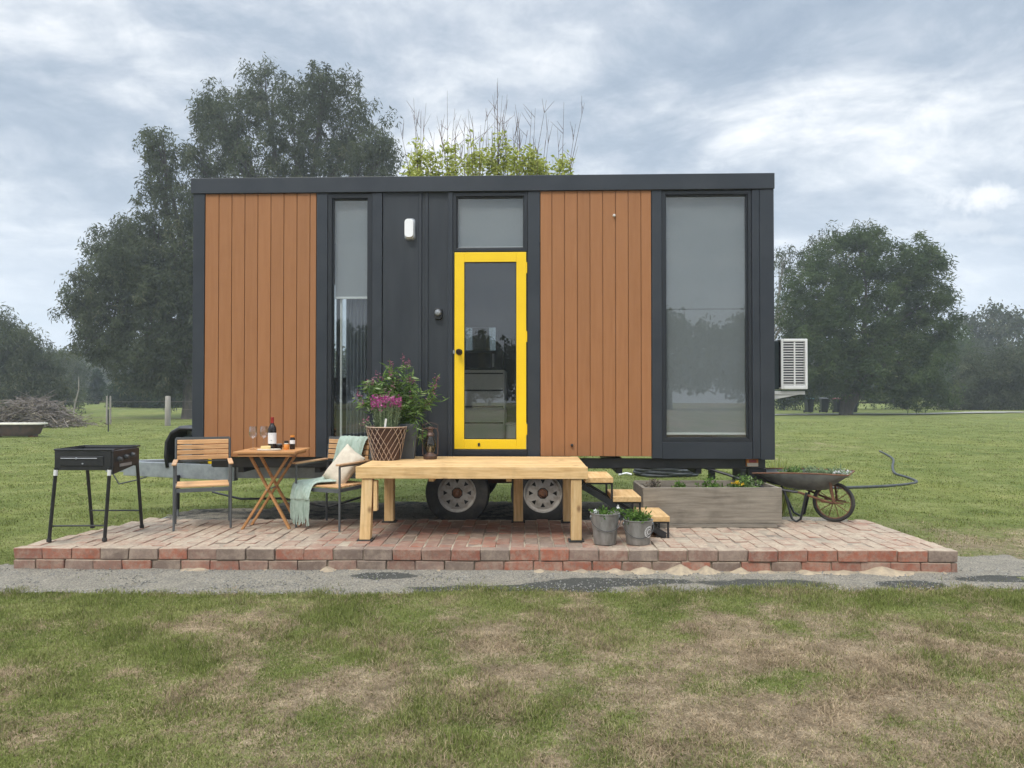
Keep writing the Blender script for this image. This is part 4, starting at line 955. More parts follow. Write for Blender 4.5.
# tall dark planter with a flowering shrub
tp = empty('tall_planter', (-1.01, 7.22, DK), R(4), label='tall tapered slate grey planter behind the lattice pot', cat='flower pot')
m = MB(); a, b, h_ = .085, .125, .33
m.add([(-a,-a,0),(a,-a,0),(a,a,0),(-a,a,0),(-b,-b,h_),(b,-b,h_),(b,b,h_),(-b,b,h_),(-b+.012,-b+.012,h_),(b-.012,-b+.012,h_),(b-.012,b-.012,h_),(-b+.012,b-.012,h_),(-b+.014,-b+.014,h_-.04),(b-.014,-b+.014,h_-.04),(b-.014,b-.014,h_-.04),(-b+.014,b-.014,h_-.04)],
      [(3,2,1,0),(0,1,5,4),(1,2,6,5),(2,3,7,6),(3,0,4,7),(4,5,9,8),(5,6,10,9),(6,7,11,10),(7,4,8,11),(8,9,13,12),(9,10,14,13),(10,11,15,14),(11,8,12,15),(12,13,14,15)])
m.build('planter_body', M['slate'], tp, bev=.003)
sh = empty('flowering_shrub', (-1.03, 7.22, DK+.29), label='tall leafy shrub with dusky pink flower spikes in the slate planter', cat='plant')
m = MB(); lc = []; fl = []; r = np.random.default_rng(8)
for k in range(46):
    a_ = r.uniform(0, 2*PI); sp_ = r.uniform(.08, .40); hgt = r.uniform(.28, .66)*(1-.35*(sp_/.4)**2)
    dx, dy = math.cos(a_)*sp_-.05, math.sin(a_)*sp_*.45
    pts = [Vector((dx*t_**1.2*1.0, dy*t_**1.2, hgt*t_+(-.10*t_**3 if sp_ > .25 else 0))) for t_ in np.linspace(0, 1, 7)]
    m.tube(pts, [.0035-.0003*q for q in range(7)], 4)
    for q in range(1, 7):
        p = pts[q]; lc += [p, (pts[q]+pts[q-1])/2]
    if k % 2 == 0: fl += [pts[-1]+Vector((0,0,.015)), pts[-1]+Vector((0,0,.04))]
for (dx, dy, zz) in ((.32,-.02,.48),(.30,-.02,.42),(.28,-.01,.36),(.0,-.02,.66),(-.12,0,.62),(-.24,.0,.50),(.06,-.02,.62)):
    m.tube([(dx*.4, dy, .1), (dx*.8, dy, zz*.7), (dx, dy, zz)], .003, 4); fl += [Vector((dx,dy,zz)), Vector((dx,dy,zz-.025))]; lc += [Vector((dx*.9,dy,zz*.85)), Vector((dx*.85,dy,zz*.75))]
m.build('stem', M['shrubleaf'], sh)
lc = [p for p in lc if p.z > .0 or abs(p.x) > .13]
quads('foliage', np.concatenate([leaves(lc, 7, .022, .085, .017, .15, 9), leaves([(.155,-.08,.04),(.15,-.09,-.03),(.16,-.09,-.08),(.14,-.1,.1)], 22, .035, .10, .013, -.8, 12)]), M['shrubleaf'], sh)
quads('flower', leaves(fl, 12, .011, .022, .012, .4, 10, 1.6), M['dusky'], sh)
tr_ = empty('trailing_flower', (-1.31, 6.99, DK+hh-.02), label='small pale pink trailing flower spilling left over the lattice pot', cat='plant')
quads('foliage', leaves([(-.03,0,.02),(.0,0,.05),(-.05,0,.06),(.02,.0,.0)], 12, .02, .03, .01, .3, 14), M['greyleaf'], tr_); quads('flower', leaves([(-.04,-.01,.08),(-.06,0,.05),(-.01,-.02,.10)], 10, .012, .02, .014, .3, 15), M['dusky'], tr_)
# lantern
ln = empty('lantern', (-.765, 7.12, DK), label='rusty brown hurricane lantern standing left of the yellow door', cat='lantern')
LM = mk('aged_brown_tin', (.12,.065,.045), (.07,.045,.035), 25, .5, .4)
MB().lathe([(0,0),(.060,0),(.064,.006),(.064,.032),(.050,.045),(.036,.052),(.030,.064),(.0,.064)], n=24).build('fuel_tank', LM, ln, smooth=True)
MB().lathe([(.034,.066),(.050,.10),(.054,.13),(.048,.17),(.032,.215),(.031,.215),(.046,.17),(.052,.13),(.048,.10),(.032,.066)], n=24).build('globe', glassmat('smoky_glass', 1.6, (.75,.72,.66), .03), ln, smooth=True)
MB().lathe([(.036,.217),(.040,.222),(.034,.24),(.024,.25),(.024,.275),(.034,.285),(.030,.30),(0,.305)], n=20).build('chimney', LM, ln, smooth=True)
m = MB()
for s in (-1, 1): m.tube([(s*.05,0,.02),(s*.070,0,.05),(s*.072,0,.25),(s*.06,0,.285),(s*.03,0,.29)], .0055, 8)
m.build('side_tube', LM, ln, smooth=True)
MB().tube([(-.072,0,.24),(-.070,0,.32),(0,0,.345),(.070,0,.32),(.072,0,.24)], .0025, 6).build('bail_handle', LM, ln)
MB().lathe([(.009,.064),(.009,.10),(0,.125)], n=10).build('wick', M['cream'], ln)

# ------------------------------------------------------------------ wheelbarrow
WA = R(-30)
WB = empty('wheelbarrow', (3.10, 7.34, PZ), WA, label='old grey wheelbarrow with rusty frame behind the planter box', cat='wheelbarrow')
e = empty('wheel', (0,0,.19)); e.parent = WB
my = Matrix.Rotation(R(90), 4, 'X')
MB().lathe([(.160,-.018),(.175,-.024),(.188,-.014),(.192,0),(.188,.014),(.175,.024),(.160,.018),(.158,0),(.160,-.018)], n=40, mat=my).build('tyre', M['rubber'], e, smooth=True)
m = MB().lathe([(.152,-.014),(.159,-.016),(.159,.016),(.152,.014),(.152,-.014)], n=40, mat=my)
for k in range(10): t_ = 2*PI*k/10; m.tube([(0,.02*(-1)**k,0),(math.cos(t_)*.154,0,math.sin(t_)*.154)], .004, 5)
m.lathe([(.018,-.05),(.018,.05)], n=12, mat=my); m.build('rim', M['rust'], e)
MB().tube([(0,-.12,.19),(0,.12,.19)], .007, 8).build('axle', M['rust'], WB)
tm = mk('faded_tray_steel', (.17,.18,.165), (.10,.105,.10), 8, .7, .2, bump=.2)
sec = [(.16,.475,.20),(.09,.42,.21),(-.06,.31,.19),(-.20,.295,.20),(-.42,.31,.215),(-.58,.37,.23),(-.70,.44,.24)]
vs = []; fs = []; rim_l = []; rim_r = []
NS = 9
for (x, zb, hw) in sec:
    zr = .475+.0*(x); 
    if x < -.3: zr = .475-.02*(-.3-x)/.4
    for q in range(NS):
        s = q/(NS-1)*2-1; z = zb+(zr-zb)*abs(s)**3.2; y = s*(hw*.72+(hw*.28+.04)*abs(s)**2)
        vs.append((x, y, max(z, zb)))
    rim_l.append(vs[-NS]); rim_r.append(vs[-1])
for i_ in range(len(sec)-1):
    for q in range(NS-1): a = i_*NS+q; fs.append((a, a+1, a+NS+1, a+NS))
tr = MB().add(vs, fs).build('tray', tm, WB, smooth=True); sm = tr.modifiers.new('thick', 'SOLIDIFY'); sm.thickness = .006
endf = [vs[q] for q in range(NS)]; endr = [vs[(len(sec)-1)*NS+q] for q in range(NS)]
MB().tube(rim_l+endr[1:-1]+rim_r[::-1]+endf[::-1][1:-1], .008, 6, closed=True).build('tray_rim', M['rust'], WB, smooth=True)
m = MB()
for s in (-1, 1):
    m.tube([(0, s*.11, .19), (-.12, s*.12, .225), (-.30, s*.17, .285)], .011, 8)
    m.beam((.015, s*.115, .20), (-.02, s*.16, .455), .006, .03); m.tube([(.10, s*.10, .19), (-.1, s*.115, .20)], .008, 6)
m.build('front_bracket', M['rust'], WB)
for s in (-1, 1):
    MB().tube([(-.30, s*.17, .283), (-.62, s*.22, .32), (-.95, s*.27, .43), (-1.22, s*.29, .50)], .014, 8).build('handle', M['black'], WB, smooth=True)
    MB().tube([(-.24, s*.17, .285), (-.30, s*.20, .03), (-.34, s*.20, .004), (-.40, s*.20, .03), (-.52, s*.19, .295)] if s > 0 else [(-.22, s*.17, .285), (-.27, s*.20, .03), (-.31, s*.20, .004), (-.35, s*.20, .03), (-.42, s*.19, .295)], .012, 8).build('leg', M['black'], WB, smooth=True)
WBM = Matrix.Translation((3.10, 7.34, PZ)) @ Matrix.Rotation(WA, 4, 'Z')
MB().add([(.02,-.15,.40),(.02,.15,.40),(-.2,.18,.42),(-.2,-.18,.42),(-.55,.18,.41),(-.55,-.18,.41)], [(0,1,2,3),(3,2,4,5)]).build('soil', M['soil'], WB)
for k, (x, y, lab, mat, fl) in enumerate(((.04,-.02,'pale white petalled plant at the nose of the wheelbarrow','greyleaf','whitefl'), (-.15,.0,'silvery low plant in the middle of the wheelbarrow','greyleaf',None), (-.36,.02,'dark green leafy plant toward the rear of the wheelbarrow','shrubleaf',None))):
    p = WBM @ Vector((x, y, .42)); seedling(p, 26, .10, .06, lab, mat, fl, [(.02*i_-.06, .01*(i_ % 3)-.06, .055+.012*(i_ % 2)) for i_ in range(9)] if fl else None, seed=40+k, ln=.05, wd=.016)

# ------------------------------------------------------------------ gas bottles on the tow bar
gb = empty('gas_bottle', (-3.70, 8.86, .59), label='grey gas bottle standing on the tow bar under a black cover', cat='gas bottle')
MB().lathe([(.11,0),(.12,.01),(.12,.04),(.15,.06),(.155,.10),(.155,.25),(.14,.31),(.10,.345),(.05,.36),(0,.362)], n=28).build('cylinder', M['gasgrey'], gb, smooth=True)
MB().lathe([(.075,.34),(.08,.43),(.072,.43),(.068,.345)], n=20).build('collar', M['gasgrey'], gb, smooth=True)
MB().lathe([(0,.36),(.02,.36),(.02,.39),(.03,.395),(.03,.41),(0,.41)], n=12).build('valve', M['orange'], gb)
gb2 = empty('gas_bottle', (-3.38, 8.88, .59), label='second gas bottle with a yellow band close to the house end', cat='gas bottle')
MB().lathe([(.11,0),(.12,.01),(.12,.04),(.15,.06),(.155,.10),(.155,.25),(.14,.31),(.10,.345),(.05,.36),(0,.362)], n=28).build('cylinder', M['gasgrey'], gb2, smooth=True)
MB().lathe([(.157,.02),(.158,.09)], n=28).build('yellow_band', M['yellow'], gb2, smooth=True)
gc = empty('gas_bottle_cover', (0,0,0), label='black moulded cover arching over the gas bottles', cat='cover')
m = MB(); prof = [(-3.89,.60),(-3.91,.72),(-3.90,.88),(-3.85,.97),(-3.77,1.015),(-3.60,1.01),(-3.27,.995)]
vs = []; fs = []
for (x, z) in prof:
    for y in (8.62, 8.66, 9.06, 9.10): vs.append((x, y, z-(.02 if y in (8.62, 9.10) else 0)))
for i_ in range(len(prof)-1):
    for q in range(3): a = i_*4+q; fs.append((a, a+1, a+5, a+4))
o = MB().add(vs, fs).build('hood', M['black'], gc, smooth=True); s2 = o.modifiers.new('thick', 'SOLIDIFY'); s2.thickness = .035
o = MB().add([(-3.88,9.10,.62),(-3.89,9.10,.87),(-3.8,9.10,.97),(-3.3,9.10,.97),(-3.3,9.10,.62)], [(0,1,2,3,4)]).build('back_panel', M['black'], gc); s2 = o.modifiers.new('thick', 'SOLIDIFY'); s2.thickness = .01
# jockey stand
js = empty('jockey_stand', (-3.76, 8.55, 0), label='jockey stand with flat galvanised foot beneath the tow bar', cat='jockey stand')
MB().lathe([(.028,.12),(.028,.50)], n=14).build('outer_tube', M['black'], js, smooth=True); MB().lathe([(.02,.02),(.02,.12)], n=14).build('inner_tube', M['galv'], js, smooth=True)
MB().box(-.16, .22, -.1, .1, .0, .022).build('foot_plate', M['galv'], js, bev=.004)

# ------------------------------------------------------------------ pipes on the ground
def smooth_(p, n=5):
    q = [Vector(v) for v in p]; out = []
    for i in range(len(q)-1):
        a, b, c, d = q[max(i-1,0)], q[i], q[i+1], q[min(i+2,len(q)-1)]
        for k in range(n):
            t = k/n; out.append(.5*((2*b)+(c-a)*t+(2*a-5*b+4*c-d)*t*t+(3*b-a-3*c+d)*t**3))
    return out+[q[-1]]
MB().tube(smooth_([(9.04,18.7,.02),(8.3,16.6,.02),(7.3,14.6,.02),(6.75,13.4,.02),(6.62,12.7,.02),(6.4,12.05,.02),(5.9,11.65,.02),(5.2,11.4,.02),(4.0,11.2,.02),(3.2,11.1,.02),(2.2,11.4,.02)]), .021, 8).build('garden_pipe', M['hose'], smooth=True, label='dark water pipe curving across the lawn right of the house', cat='pipe')
m = MB(); pts = []
for k in range(150):
    t_ = k/24*2*PI; rr_ = .52+.03*math.sin(k*.9); pts.append((2.68+math.cos(t_)*rr_, 13.3+math.sin(t_)*rr_*.8, .03+.028*(k//24)))
m.tube(pts, .026, 6).build('coiled_pipe', M['hose'], smooth=True, label='coil of black pipe lying on the grass behind the house', cat='pipe')
MB().tube([(1.85,13.2,.02),(2.0,13.25,.04),(2.08,13.2,.02)], .02, 6).build('offcut', M['white_plastic'], smooth=True, label='short white plastic offcut on the grass beside the coiled pipe', cat='offcut')

# ------------------------------------------------------------------ trees
def P(px, py, y): return ((px-512)*y/760, 1.4+(395-py)*y/760)
def tree(name, label, px, base_y, lobes, mat='gum', leaf=(.28,.055), droop=-1.1, vert=1.25, dens=1.0, clump=.5, trunk=.25, lean=0, bark='bark', cat='tree', group=None, cover=1.0, sparse=1.0, seed=0, zbase=None):
    """lobes: (pixel x, pixel y, rx, rz in pixels) in the tree's own upright plane at distance base_y"""
    r = np.random.default_rng(seed+100); rnd = random.Random(seed)
    bx = (px-512)*base_y/760; gz = float(rise(base_y)) if zbase is None else zbase
    e = empty(name, (bx, base_y, gz), label=label, cat=cat, group=group)
    m = MB(); cl = []; L3 = []
    for (lx, ly, rx_, rz_) in lobes:
        cx, cz = P(lx, ly, base_y); s_ = base_y/760; a, c = rx_*s_, rz_*s_; b = min(a, c)*.95+.25*max(a, c)
        L3.append((cx-bx, r.uniform(-.25, .25)*b, cz-gz, a, b, c))
    top = max(l[2] for l in L3); H0 = min(max(min(l[2]-l[5] for l in L3), .8), top*.6)
    tp_ = Vector((lean*top*.45, 0, top*.5)); pts = [Vector((0,0,-.2)), Vector((lean*H0*.6, 0, H0*.6)), tp_]
    m.tube(pts, [trunk*1.25, trunk, trunk*.6], 9); limb_end = []
    for (cx, cy, cz, a, b, c) in L3:
        st_ = pts[1].lerp(pts[2], rnd.uniform(.1, .95)); en = Vector((cx, cy, cz)); mid = st_.lerp(en, .5)+Vector((rnd.uniform(-.1,.1)*a, 0, .12*(en-st_).length*rnd.uniform(-.3, 1)))
        m.tube([st_, mid, en], [trunk*.45, trunk*.3, trunk*.14], 6)
        nc_ = max(4, int(dens*(a*b*c)**.62*7.5/clump)); u = r.normal(0, 1, (nc_, 3)); u /= np.linalg.norm(u, axis=1)[:, None]
        rad = r.random(nc_)**.40; q = u*rad[:, None]*np.array([a, b, c])*r.uniform(.8, 1.16, (nc_, 1))+np.array([cx, cy, cz])
        q = q[q[:, 2] > .35]; cl.append(q)
        for w_ in q[::max(1, len(q)//9)]: m.tube([en.lerp(st_, rnd.uniform(0, .4)), (en+Vector(w_))/2+Vector((0,0,rnd.uniform(-.05,.15)*c)), Vector(w_)], [trunk*.11, trunk*.07, trunk*.03], 4)
    m.build('trunk', M[bark], e, smooth=True)
    cl = np.concatenate(cl); n_per = int(66*cover); N = len(cl)*n_per
    siz = clump*r.uniform(.55, 1.35, (len(cl), 1)); q = np.repeat(cl, n_per, 0); sz = np.repeat(siz, n_per, 0)
    g_ = r.normal(0, 1, (N, 3)); g_ /= np.maximum(np.linalg.norm(g_, axis=1)[:, None], .2)/1; g_ *= r.random((N, 1))**.5
    Pp = q+g_*sz*np.array([1,1,vert]); d = r.normal(0, 1, (N, 3)); d[:, 2] = d[:, 2]*.6+droop; d /= np.linalg.norm(d, axis=1)[:, None]
    s_ = np.cross(d, r.normal(0, 1, (N, 3))); s_ /= np.linalg.norm(s_, axis=1)[:, None]
    L_ = leaf[0]*r.uniform(.6, 1.4, (N, 1)); W_ = leaf[1]*r.uniform(.6, 1.4, (N, 1))
    tone = np.clip(np.repeat(r.random(len(cl)), n_per)*.65+r.random(N)*.35, 0, 1)
    quads('crown', np.stack([Pp, Pp+d*L_*.45+s_*W_, Pp+d*L_, Pp+d*L_*.45-s_*W_], 1), M[mat], e, var=tone)
    return e
LF = (.30, .034)
tree('gum_tree', 'tall grey green gum tree rising behind the left end of the roof', 290, 48,
     [(262,92,30,30),(230,125,36,42),(212,108,22,26),(325,88,34,30),(300,130,44,46),(350,125,36,42),(372,160,26,34),(250,170,55,45),(330,175,60,40),(200,160,16,26),(300,230,90,40),(385,150,12,20)], leaf=LF, clump=.54, dens=1.15, trunk=.45, seed=1)
tree('gum_tree', 'broad gum tree with thick trunk and drooping crown left of the house', 190, 45,
     [(163,150,24,26),(160,185,22,24),(185,205,30,34),(150,235,36,32),(115,255,36,34),(100,290,34,30),(130,290,40,36),(170,290,44,44),(80,310,22,20),(95,338,26,26),(150,345,38,34),(182,350,30,34),(120,352,24,22),(200,250,40,46),(215,320,40,50),(75,300,14,18),(170,310,50,50),(140,260,44,40),(176,375,34,26),(150,380,30,16),(110,335,30,26)], leaf=LF, clump=.52, dens=1.15, cover=1.0, trunk=.42, seed=2)
tree('gum_tree', 'dark leafy tree at the far left edge of the lawn', 15, 52, [(5,330,14,22),(22,350,26,26),(30,372,26,24),(0,360,30,36),(12,395,40,16),(45,380,18,20),(25,385,40,22),(60,398,26,12)], leaf=LF, clump=.6, dens=1.6, trunk=.28, seed=3)
tree('umbrella_tree', 'small flat crowned tree left of the conifer', 66, 75, [(62,362,22,10),(78,370,14,9),(50,372,14,10),(66,385,26,12),(66,396,30,12)], leaf=LF, dens=1.5, clump=.8, trunk=.2, seed=4, mat='gum')
tree('conifer', 'narrow dark conifer poking above the far shrubs', 97, 78, [(97,395,6,10),(97,386,4.5,8),(97,379,3,6)], leaf=(.3,.09), droop=.4, clump=.35, mat='gum_dark', dens=2.2, cover=1.5, trunk=.2, seed=5)
tree('dark_shrub', 'dense dark rounded shrub left of the gum trunk', 145, 64, [(125,392,20,16),(150,385,24,20),(170,392,22,20),(138,402,26,10),(165,404,26,10)], leaf=LF, clump=.6, mat='gum_dark', dens=1.7, cover=1.3, trunk=.2, cat='shrub', seed=6)
tree('dark_shrub', 'low dull hedge like shrub below the flat crowned tree', 80, 84, [(60,399,26,9),(85,399,24,10),(105,401,20,8),(128,400,20,10)], leaf=LF, clump=.6, mat='olive', dens=1.5, trunk=.15, cat='shrub', seed=16)
tree('round_tree', 'large round dense tree with leaning trunk right of the house', 846, 50,
     [(848,262,44,30),(905,268,42,34),(820,300,40,40),(870,310,60,48),(925,300,26,42),(815,350,34,40),(870,360,58,42),(920,355,34,40),(835,378,34,16),(915,385,36,16),(800,335,22,34),(942,300,12,14),(932,258,13,15),(862,240,26,14),(950,330,12,20),(800,375,26,24),(920,392,40,16)], leaf=LF, clump=.52, dens=1.45, vert=.9, droop=-.5, cover=1.05, mat='olive', trunk=.30, lean=.42, seed=7)
RT = bpy.data.objects['round_tree']
MB().tube([(-.15,0,-.2),(.55,-.1,1.1),(1.7,-.2,2.5),(2.6,-.1,4.6)], [.30,.25,.20,.12], 10).build('leaning_stem', M['bark'], RT, smooth=True)
MB().tube([(-.3,.1,-.2),(-.2,0,1.0),(.2,0,2.6)], [.2,.15,.1], 8).build('upright_stem', M['bark'], RT, smooth=True)
tree('gum_tree', 'thin pale gum tree half hidden behind the right house corner', 768, 58, [(785,262,14,16),(795,290,16,24),(810,262,20,16),(835,240,24,12),(868,232,22,10),(782,320,14,30)], leaf=LF, clump=.7, dens=.8, bark='pale_bark', trunk=.25, seed=8)
tree('gum_tree', 'flat crowned gum silhouetted on the far right skyline', 975, 95, [(973,326,17,8),(958,322,9,7),(980,340,18,8),(962,350,16,12),(980,370,24,20)], leaf=(.4,.11), clump=1.0, dens=.9, trunk=.3, seed=9)
tree('gum_tree', 'tallest domed gum silhouetted at the right frame edge', 1003, 92, [(998,314,17,9),(1022,320,14,10),(1005,330,26,8),(1000,350,30,16),(1020,370,30,24)], leaf=(.4,.11), clump=1.0, dens=.9, trunk=.3, seed=10)
tree('leafy_shrub', 'broad grey green shrub mass at the right edge of the lawn', 1000, 58, [(950,402,16,9),(975,402,22,10),(1005,402,26,10),(1030,402,22,10),(985,372,24,22),(1010,364,26,24),(1020,382,30,22),(975,382,22,20),(1000,396,38,12),(965,394,14,12),(1030,398,30,12)], leaf=LF, clump=.6, mat='gum', dens=1.5, cover=1.2, trunk=.25, cat='shrub', seed=11)
tree('yellowing_tree', 'pale yellowish tree behind the round tree on the right', 955, 78, [(940,345,18,18),(957,350,20,22),(948,375,26,20),(930,385,20,14),(965,375,20,22)], leaf=LF, clump=.7, mat='olive', dens=1.3, trunk=.25, seed=12)
tree('dark_shrub', 'dark shrub bank behind the round tree and dead branches', 905, 62, [(880,392,26,12),(910,386,26,14),(935,390,20,12),(800,395,26,12),(825,399,24,9),(855,399,24,9),(785,399,20,9)], leaf=LF, clump=.7, mat='gum_dark', dens=1.5, trunk=.2, cat='shrub', seed=13)
# pollarded willow behind the roof
def willow():
    r = np.random.default_rng(77); by = 15.5; bx = (480-512)*by/760
    e = empty('willow', (bx, by, 0), label='pruned willow with bare twigs and yellow green leaves above the roof', cat='tree')
    m = MB(); m.tube([(0,0,-.2),(.05,0,1.5),(0,0,3.2)], [.26,.2,.17], 10)
    heads = []
    for k, (hx, tp_) in enumerate(((412,168),(420,150),(433,158),(446,138),(455,156),(468,160),(476,148),(488,142),(497,132),(506,140),(516,152),(530,150),(541,166),(562,158))):
        x = (hx-480)*by/760; y = r.uniform(-.4,.4); z = 4.75; heads.append((x,y,z,1.4+(395-tp_)*by/760)); m.tube([(0,0,r.uniform(2.4,3.2)),(x*.6,y*.6,4.0),(x,y,z)], [.09,.06,.035], 6)
    m.build('trunk', M['bark'], e, smooth=True); tw = MB(); lc = []
    for (x, y, z, lt) in heads:
        for q in range(5):
            tx = x*1.06+r.normal(0,.15); ty = y+r.normal(0,.2); hz_ = lt+r.uniform(.15, 1.15); md = Vector((x+(tx-x)*.35+r.normal(0,.03), (y+ty)/2, z+(hz_-z)*.5))
            tw.tube([(x,y,z), md, (tx,ty,hz_)], [.010,.006,.002], 4)
            for s_ in range(2): t_ = r.uniform(.4,.9); b_ = md.lerp(Vector((tx,ty,hz_)), t_); tw.tube([b_, b_+Vector((r.normal(0,.12), r.normal(0,.1), r.uniform(.15,.4)))], [.005,.002], 4)
        for q in range(16):
            t_ = r.random(); lc.append(Vector((x+r.normal(0,.07)*(1.3-t_), y+r.normal(0,.1), z+.6+(lt-z-.6)*t_)))
    tw.build('twigs', M['twig'], e)
    quads('crown', leaves(lc, 34, .085, .10, .05, .2, 78), M['yellowleaf'], e); return e
willow()
# trees behind the camera: seen only mirrored in the windows
WD_ = 'first second third fourth fifth sixth seventh eighth ninth tenth'.split()
for k in range(10):
    x = -34+k*9+random.uniform(-2,2); h = random.uniform(6.2, 9.2); s_ = 760/60
    o = tree('gum_tree', 'leafy gum tree far behind the viewer, %s from the left of its row' % WD_[k], 512, 60, [(512+dx, 395-(h*.68)*s_+dz, rr, 26) for dx, dz, rr in ((-34,12,34),(0,-6,38),(34,10,34))]+[(512, 395-2.2*s_, 72, 26)], leaf=(.5,.16), clump=1.0, dens=.7, trunk=.3, seed=30+k, group='trees behind the viewer')
    o.location = (x, -62+random.uniform(-3,3), 0)
# far woodland closing the horizon
n = 60000; r = np.random.default_rng(90); xx = r.uniform(-260, 260, n); yy = 150+r.uniform(-10, 25, n); hh_ = 5+7*fbm(xx, yy*0, 16, 95, 4)
zz = r.random(n)**.7*hh_+rise(yy); c_ = np.stack([xx, yy, zz], -1)
quads('far_woodland', leaves(c_, 5, .8, .95, .6, 0, 91), M['gum'], kind='stuff')

# ------------------------------------------------------------------ brush piles
def brush(name, label, cx, cy, w_, d_, h_, n, seed, mat='stick', cat='brush pile', fine=True, thick=.02):
    r = random.Random(seed); e = empty(name, (cx, cy, float(rise(cy))), label=label, cat=cat); m = MB()
    for k in range(n):
        x = r.gauss(0, .33)*w_; y = r.gauss(0, .33)*d_; k_ = math.exp(-(x/w_)**2*3.0)
        z = r.random()*h_*k_; a = r.uniform(0, PI*2); L_ = r.uniform(.5, 1.8); up = r.uniform(-.3, 1.1)
        dx, dy, dz = math.cos(a)*L_, math.sin(a)*L_, up*L_*.6
        p0 = Vector((x-dx/2, y-dy/2, max(z-dz/2, .02))); p1 = Vector((x+dx/2, y+dy/2, max(z+dz/2, .02))); md = (p0+p1)/2+Vector((r.uniform(-.1,.1), 0, r.uniform(-.05,.12)))
        m.tube([p0, md, p1], [thick*r.uniform(.5,1.4), thick*.8, thick*.3], 4)
    m.build('branches', M[mat], e)
    if fine:
        rr = np.random.default_rng(seed); N = n*2; x = rr.normal(0, .36, N)*w_; y = rr.normal(0, .33, N)*d_; z = rr.random(N)*h_*.85*np.exp(-(x/w_)**2*3.0)
        quads('dead_leaves', leaves(np.stack([x, y, z], -1), 6, .12, .22, .05, .1, seed), M['brushleaf'], e)
    return e
brush('brush_pile', 'big tangled heap of dead grey branches at the far left', -21.2, 33.5, 2.7, 1.8, 1.2, 520, 5)
brush('branch_pile', 'bleached dead branches lying right of the round tree', (955-512)*68/760, 68, 3.2, 1.0, .9, 70, 6, 'pale_bark', 'dead branches', False, .07)
# bathtub trough
bt = empty('bathtub', (-16.6, 25.4, 0), R(2), label='old bathtub with white rim used as a trough at the far left', cat='bathtub')
vs = []; fs = []; prof = [(.62,.20,.05),(.66,.23,.08),(.86,.33,.40),(1.0,.40,.43),(1.0,.40,.455),(.90,.33,.45),(.85,.30,.42),(.6,.2,.15)]; NB = 32
def ring_(a, b, z):
    return [(math.copysign(abs(math.cos(t_))**.6, math.cos(t_))*a, math.copysign(abs(math.sin(t_))**.6, math.sin(t_))*b, z) for t_ in np.linspace(0, 2*PI, NB+1)[:-1]]
def rings(pr, capb=True, capt=True):
    vs = []; fs = []
    for a, b, z in pr: vs += ring_(a, b, z)
    for i_ in range(len(pr)-1):
        for q in range(NB): fs.append((i_*NB+q, i_*NB+(q+1) % NB, (i_+1)*NB+(q+1) % NB, (i_+1)*NB+q))
    if capb: fs.append(tuple(range(NB-1, -1, -1)))
    if capt: fs.append(tuple((len(pr)-1)*NB+q for q in range(NB)))
    return vs, fs
MB().add(*rings([(.66,.22,.04),(.80,.27,.12),(.90,.33,.42)], True, False)).build('tub_shell', mk('rusty_tub', (.13,.075,.055), (.075,.055,.05), 5, .8), bt, smooth=True)
MB().add(*rings([(.91,.34,.415),(1.0,.40,.425),(1.0,.40,.465),(.89,.32,.46),(.84,.29,.40),(.6,.2,.12)], False, True)).build('enamel_rim', M['dullwhite'], bt, smooth=True)
for x in (-.6, .6): MB().box(x-.08, x+.08, -.15, .15, 0, .06).build('tub_foot', M['rust'], bt)
# posts and wire
def post(px, y, h, r_, mat, label, name='fence_post'):
    x = (px-512)*y/760; o = MB().lathe([(r_,-.3),(r_*1.02,h*.5),(r_*.95,h-.03),(r_*.8,h),(0,h+.01)], n=10).build(name, M[mat], smooth=True, label=label, cat='post'); o.location = (x, y, float(rise(y))); return o
post(168, 34.5, 1.35, .125, 'pale_bark', 'thick pale round fence post left of the house corner')
post(43, 36.5, 1.15, .045, 'stick', 'thin grey fence post in front of the brush pile'); post(107, 36, 1.35, .04, 'pale_bark', 'thin pale stake just below the conifer, left of a pair'); post(110.5, 36.3, 1.35, .04, 'pale_bark', 'thin pale stake just below the conifer, right of a pair'); post(108.6, 29.2, .85, .022, 'black', 'short dark steel stake in the lawn near the pale stakes', 'steel_stake')
sl = MB().tube([(0,0,-.1),(.12,0,.9),(.32,0,1.7),(.25,.1,2.4)], [.05,.04,.03,.015], 6).build('sapling_trunk', M['pale_bark'], smooth=True, label='pale leaning bare sapling trunk left of the stakes', cat='sapling'); sl.location = ((73-512)*42/760, 42, .02)
m = MB()
for z in (.35, .75, 1.1): m.tube([(-22.6,36.5,z),(-19.2,36.1,z-.03),(-15.6,34.5,z),(-11,33.5,z)], .006, 4)
m.build('wire_strands', M['stick'], label='three sagging fence wires strung between the far left posts', cat='wire')

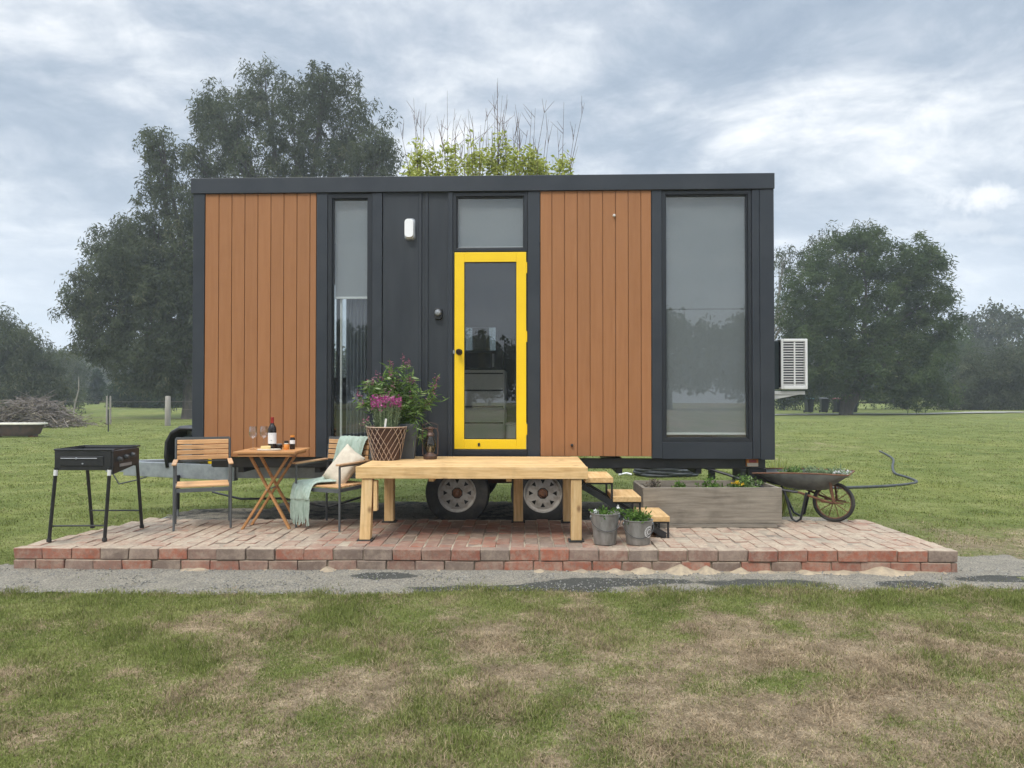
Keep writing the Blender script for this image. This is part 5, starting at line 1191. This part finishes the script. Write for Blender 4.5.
# bins
def bin_(px, y, lid, label, rz=0):
    x = (px-512)*y/760; e = empty('wheelie_bin', (x, y, float(rise(y))+.03), rz, label=label, cat='bin', group='bins lined up on the driveway')
    m = MB(); a, b = .24, .30; z1 = .95
    m.add([(-a*.8,-b*.75,.04),(a*.8,-b*.75,.04),(a*.8,b*.75,.04),(-a*.8,b*.75,.04),(-a,-b,z1),(a,-b,z1),(a,b,z1),(-a,b,z1)], [(3,2,1,0),(4,5,6,7),(0,1,5,4),(1,2,6,5),(2,3,7,6),(3,0,4,7)]); m.build('bin_body', mk('dark_bin_plastic', (.018,.022,.022), None, 4, .5), e, bev=.02)
    m = MB(); m.add([(-.27,-.34,z1+.005),(.27,-.34,z1+.005),(.27,.33,z1+.005),(-.27,.33,z1+.005),(-.24,-.30,z1+.05),(.24,-.30,z1+.05),(.24,.30,z1+.11),(-.24,.30,z1+.11)], [(3,2,1,0),(4,5,6,7),(0,1,5,4),(1,2,6,5),(2,3,7,6),(3,0,4,7)]); m.build('lid', M[lid], e, bev=.01)
    for s in (-1, 1): MB().lathe([(.10,-.025),(.10,.025)], (s*.24, .24, .10), 14, mat=Matrix.Rotation(R(90), 4, 'Y')).build('wheel', M['rubber'], e)
bin_(809, 53.4, 'teal', 'dark bin with teal lid, nearest the house', .1); bin_(824, 53.6, 'black', 'dark bin with black lid beside the teal one', -.1); bin_(838, 53.4, 'redlid', 'dark bin with dull red lid next to the leaning trunk', .05); bin_(853, 53.8, 'yellow', 'dark bin with yellow lid half hidden behind the trunk', 0)

# long grass tussock at the house corner
tu = empty('tussock', (3.12, 8.9, 0), label='clump of long yellow green grass behind the right house corner', cat='grass clump')
r = np.random.default_rng(60); n = 420; a_ = r.uniform(0, 2*PI, n); b = np.stack([np.cos(a_)*.06*r.random(n), np.sin(a_)*.06*r.random(n), 0*a_], -1); L_ = r.uniform(.3, .75, n); sp_ = r.uniform(.1, .75, n)
m1 = b+np.stack([np.cos(a_)*L_*sp_*.35, np.sin(a_)*L_*sp_*.35, L_*.6], -1); t1 = b+np.stack([np.cos(a_)*L_*sp_, np.sin(a_)*L_*sp_, L_*(1-.45*sp_)], -1); s_ = np.stack([-np.sin(a_), np.cos(a_), 0*a_], -1)*.005
quads('blade', np.concatenate([np.stack([b-s_, b+s_, m1+s_, m1-s_], 1), np.stack([m1-s_, m1+s_, t1+s_*.2, t1-s_*.2], 1)]), M['yellowleaf'], tu, kind='stuff')
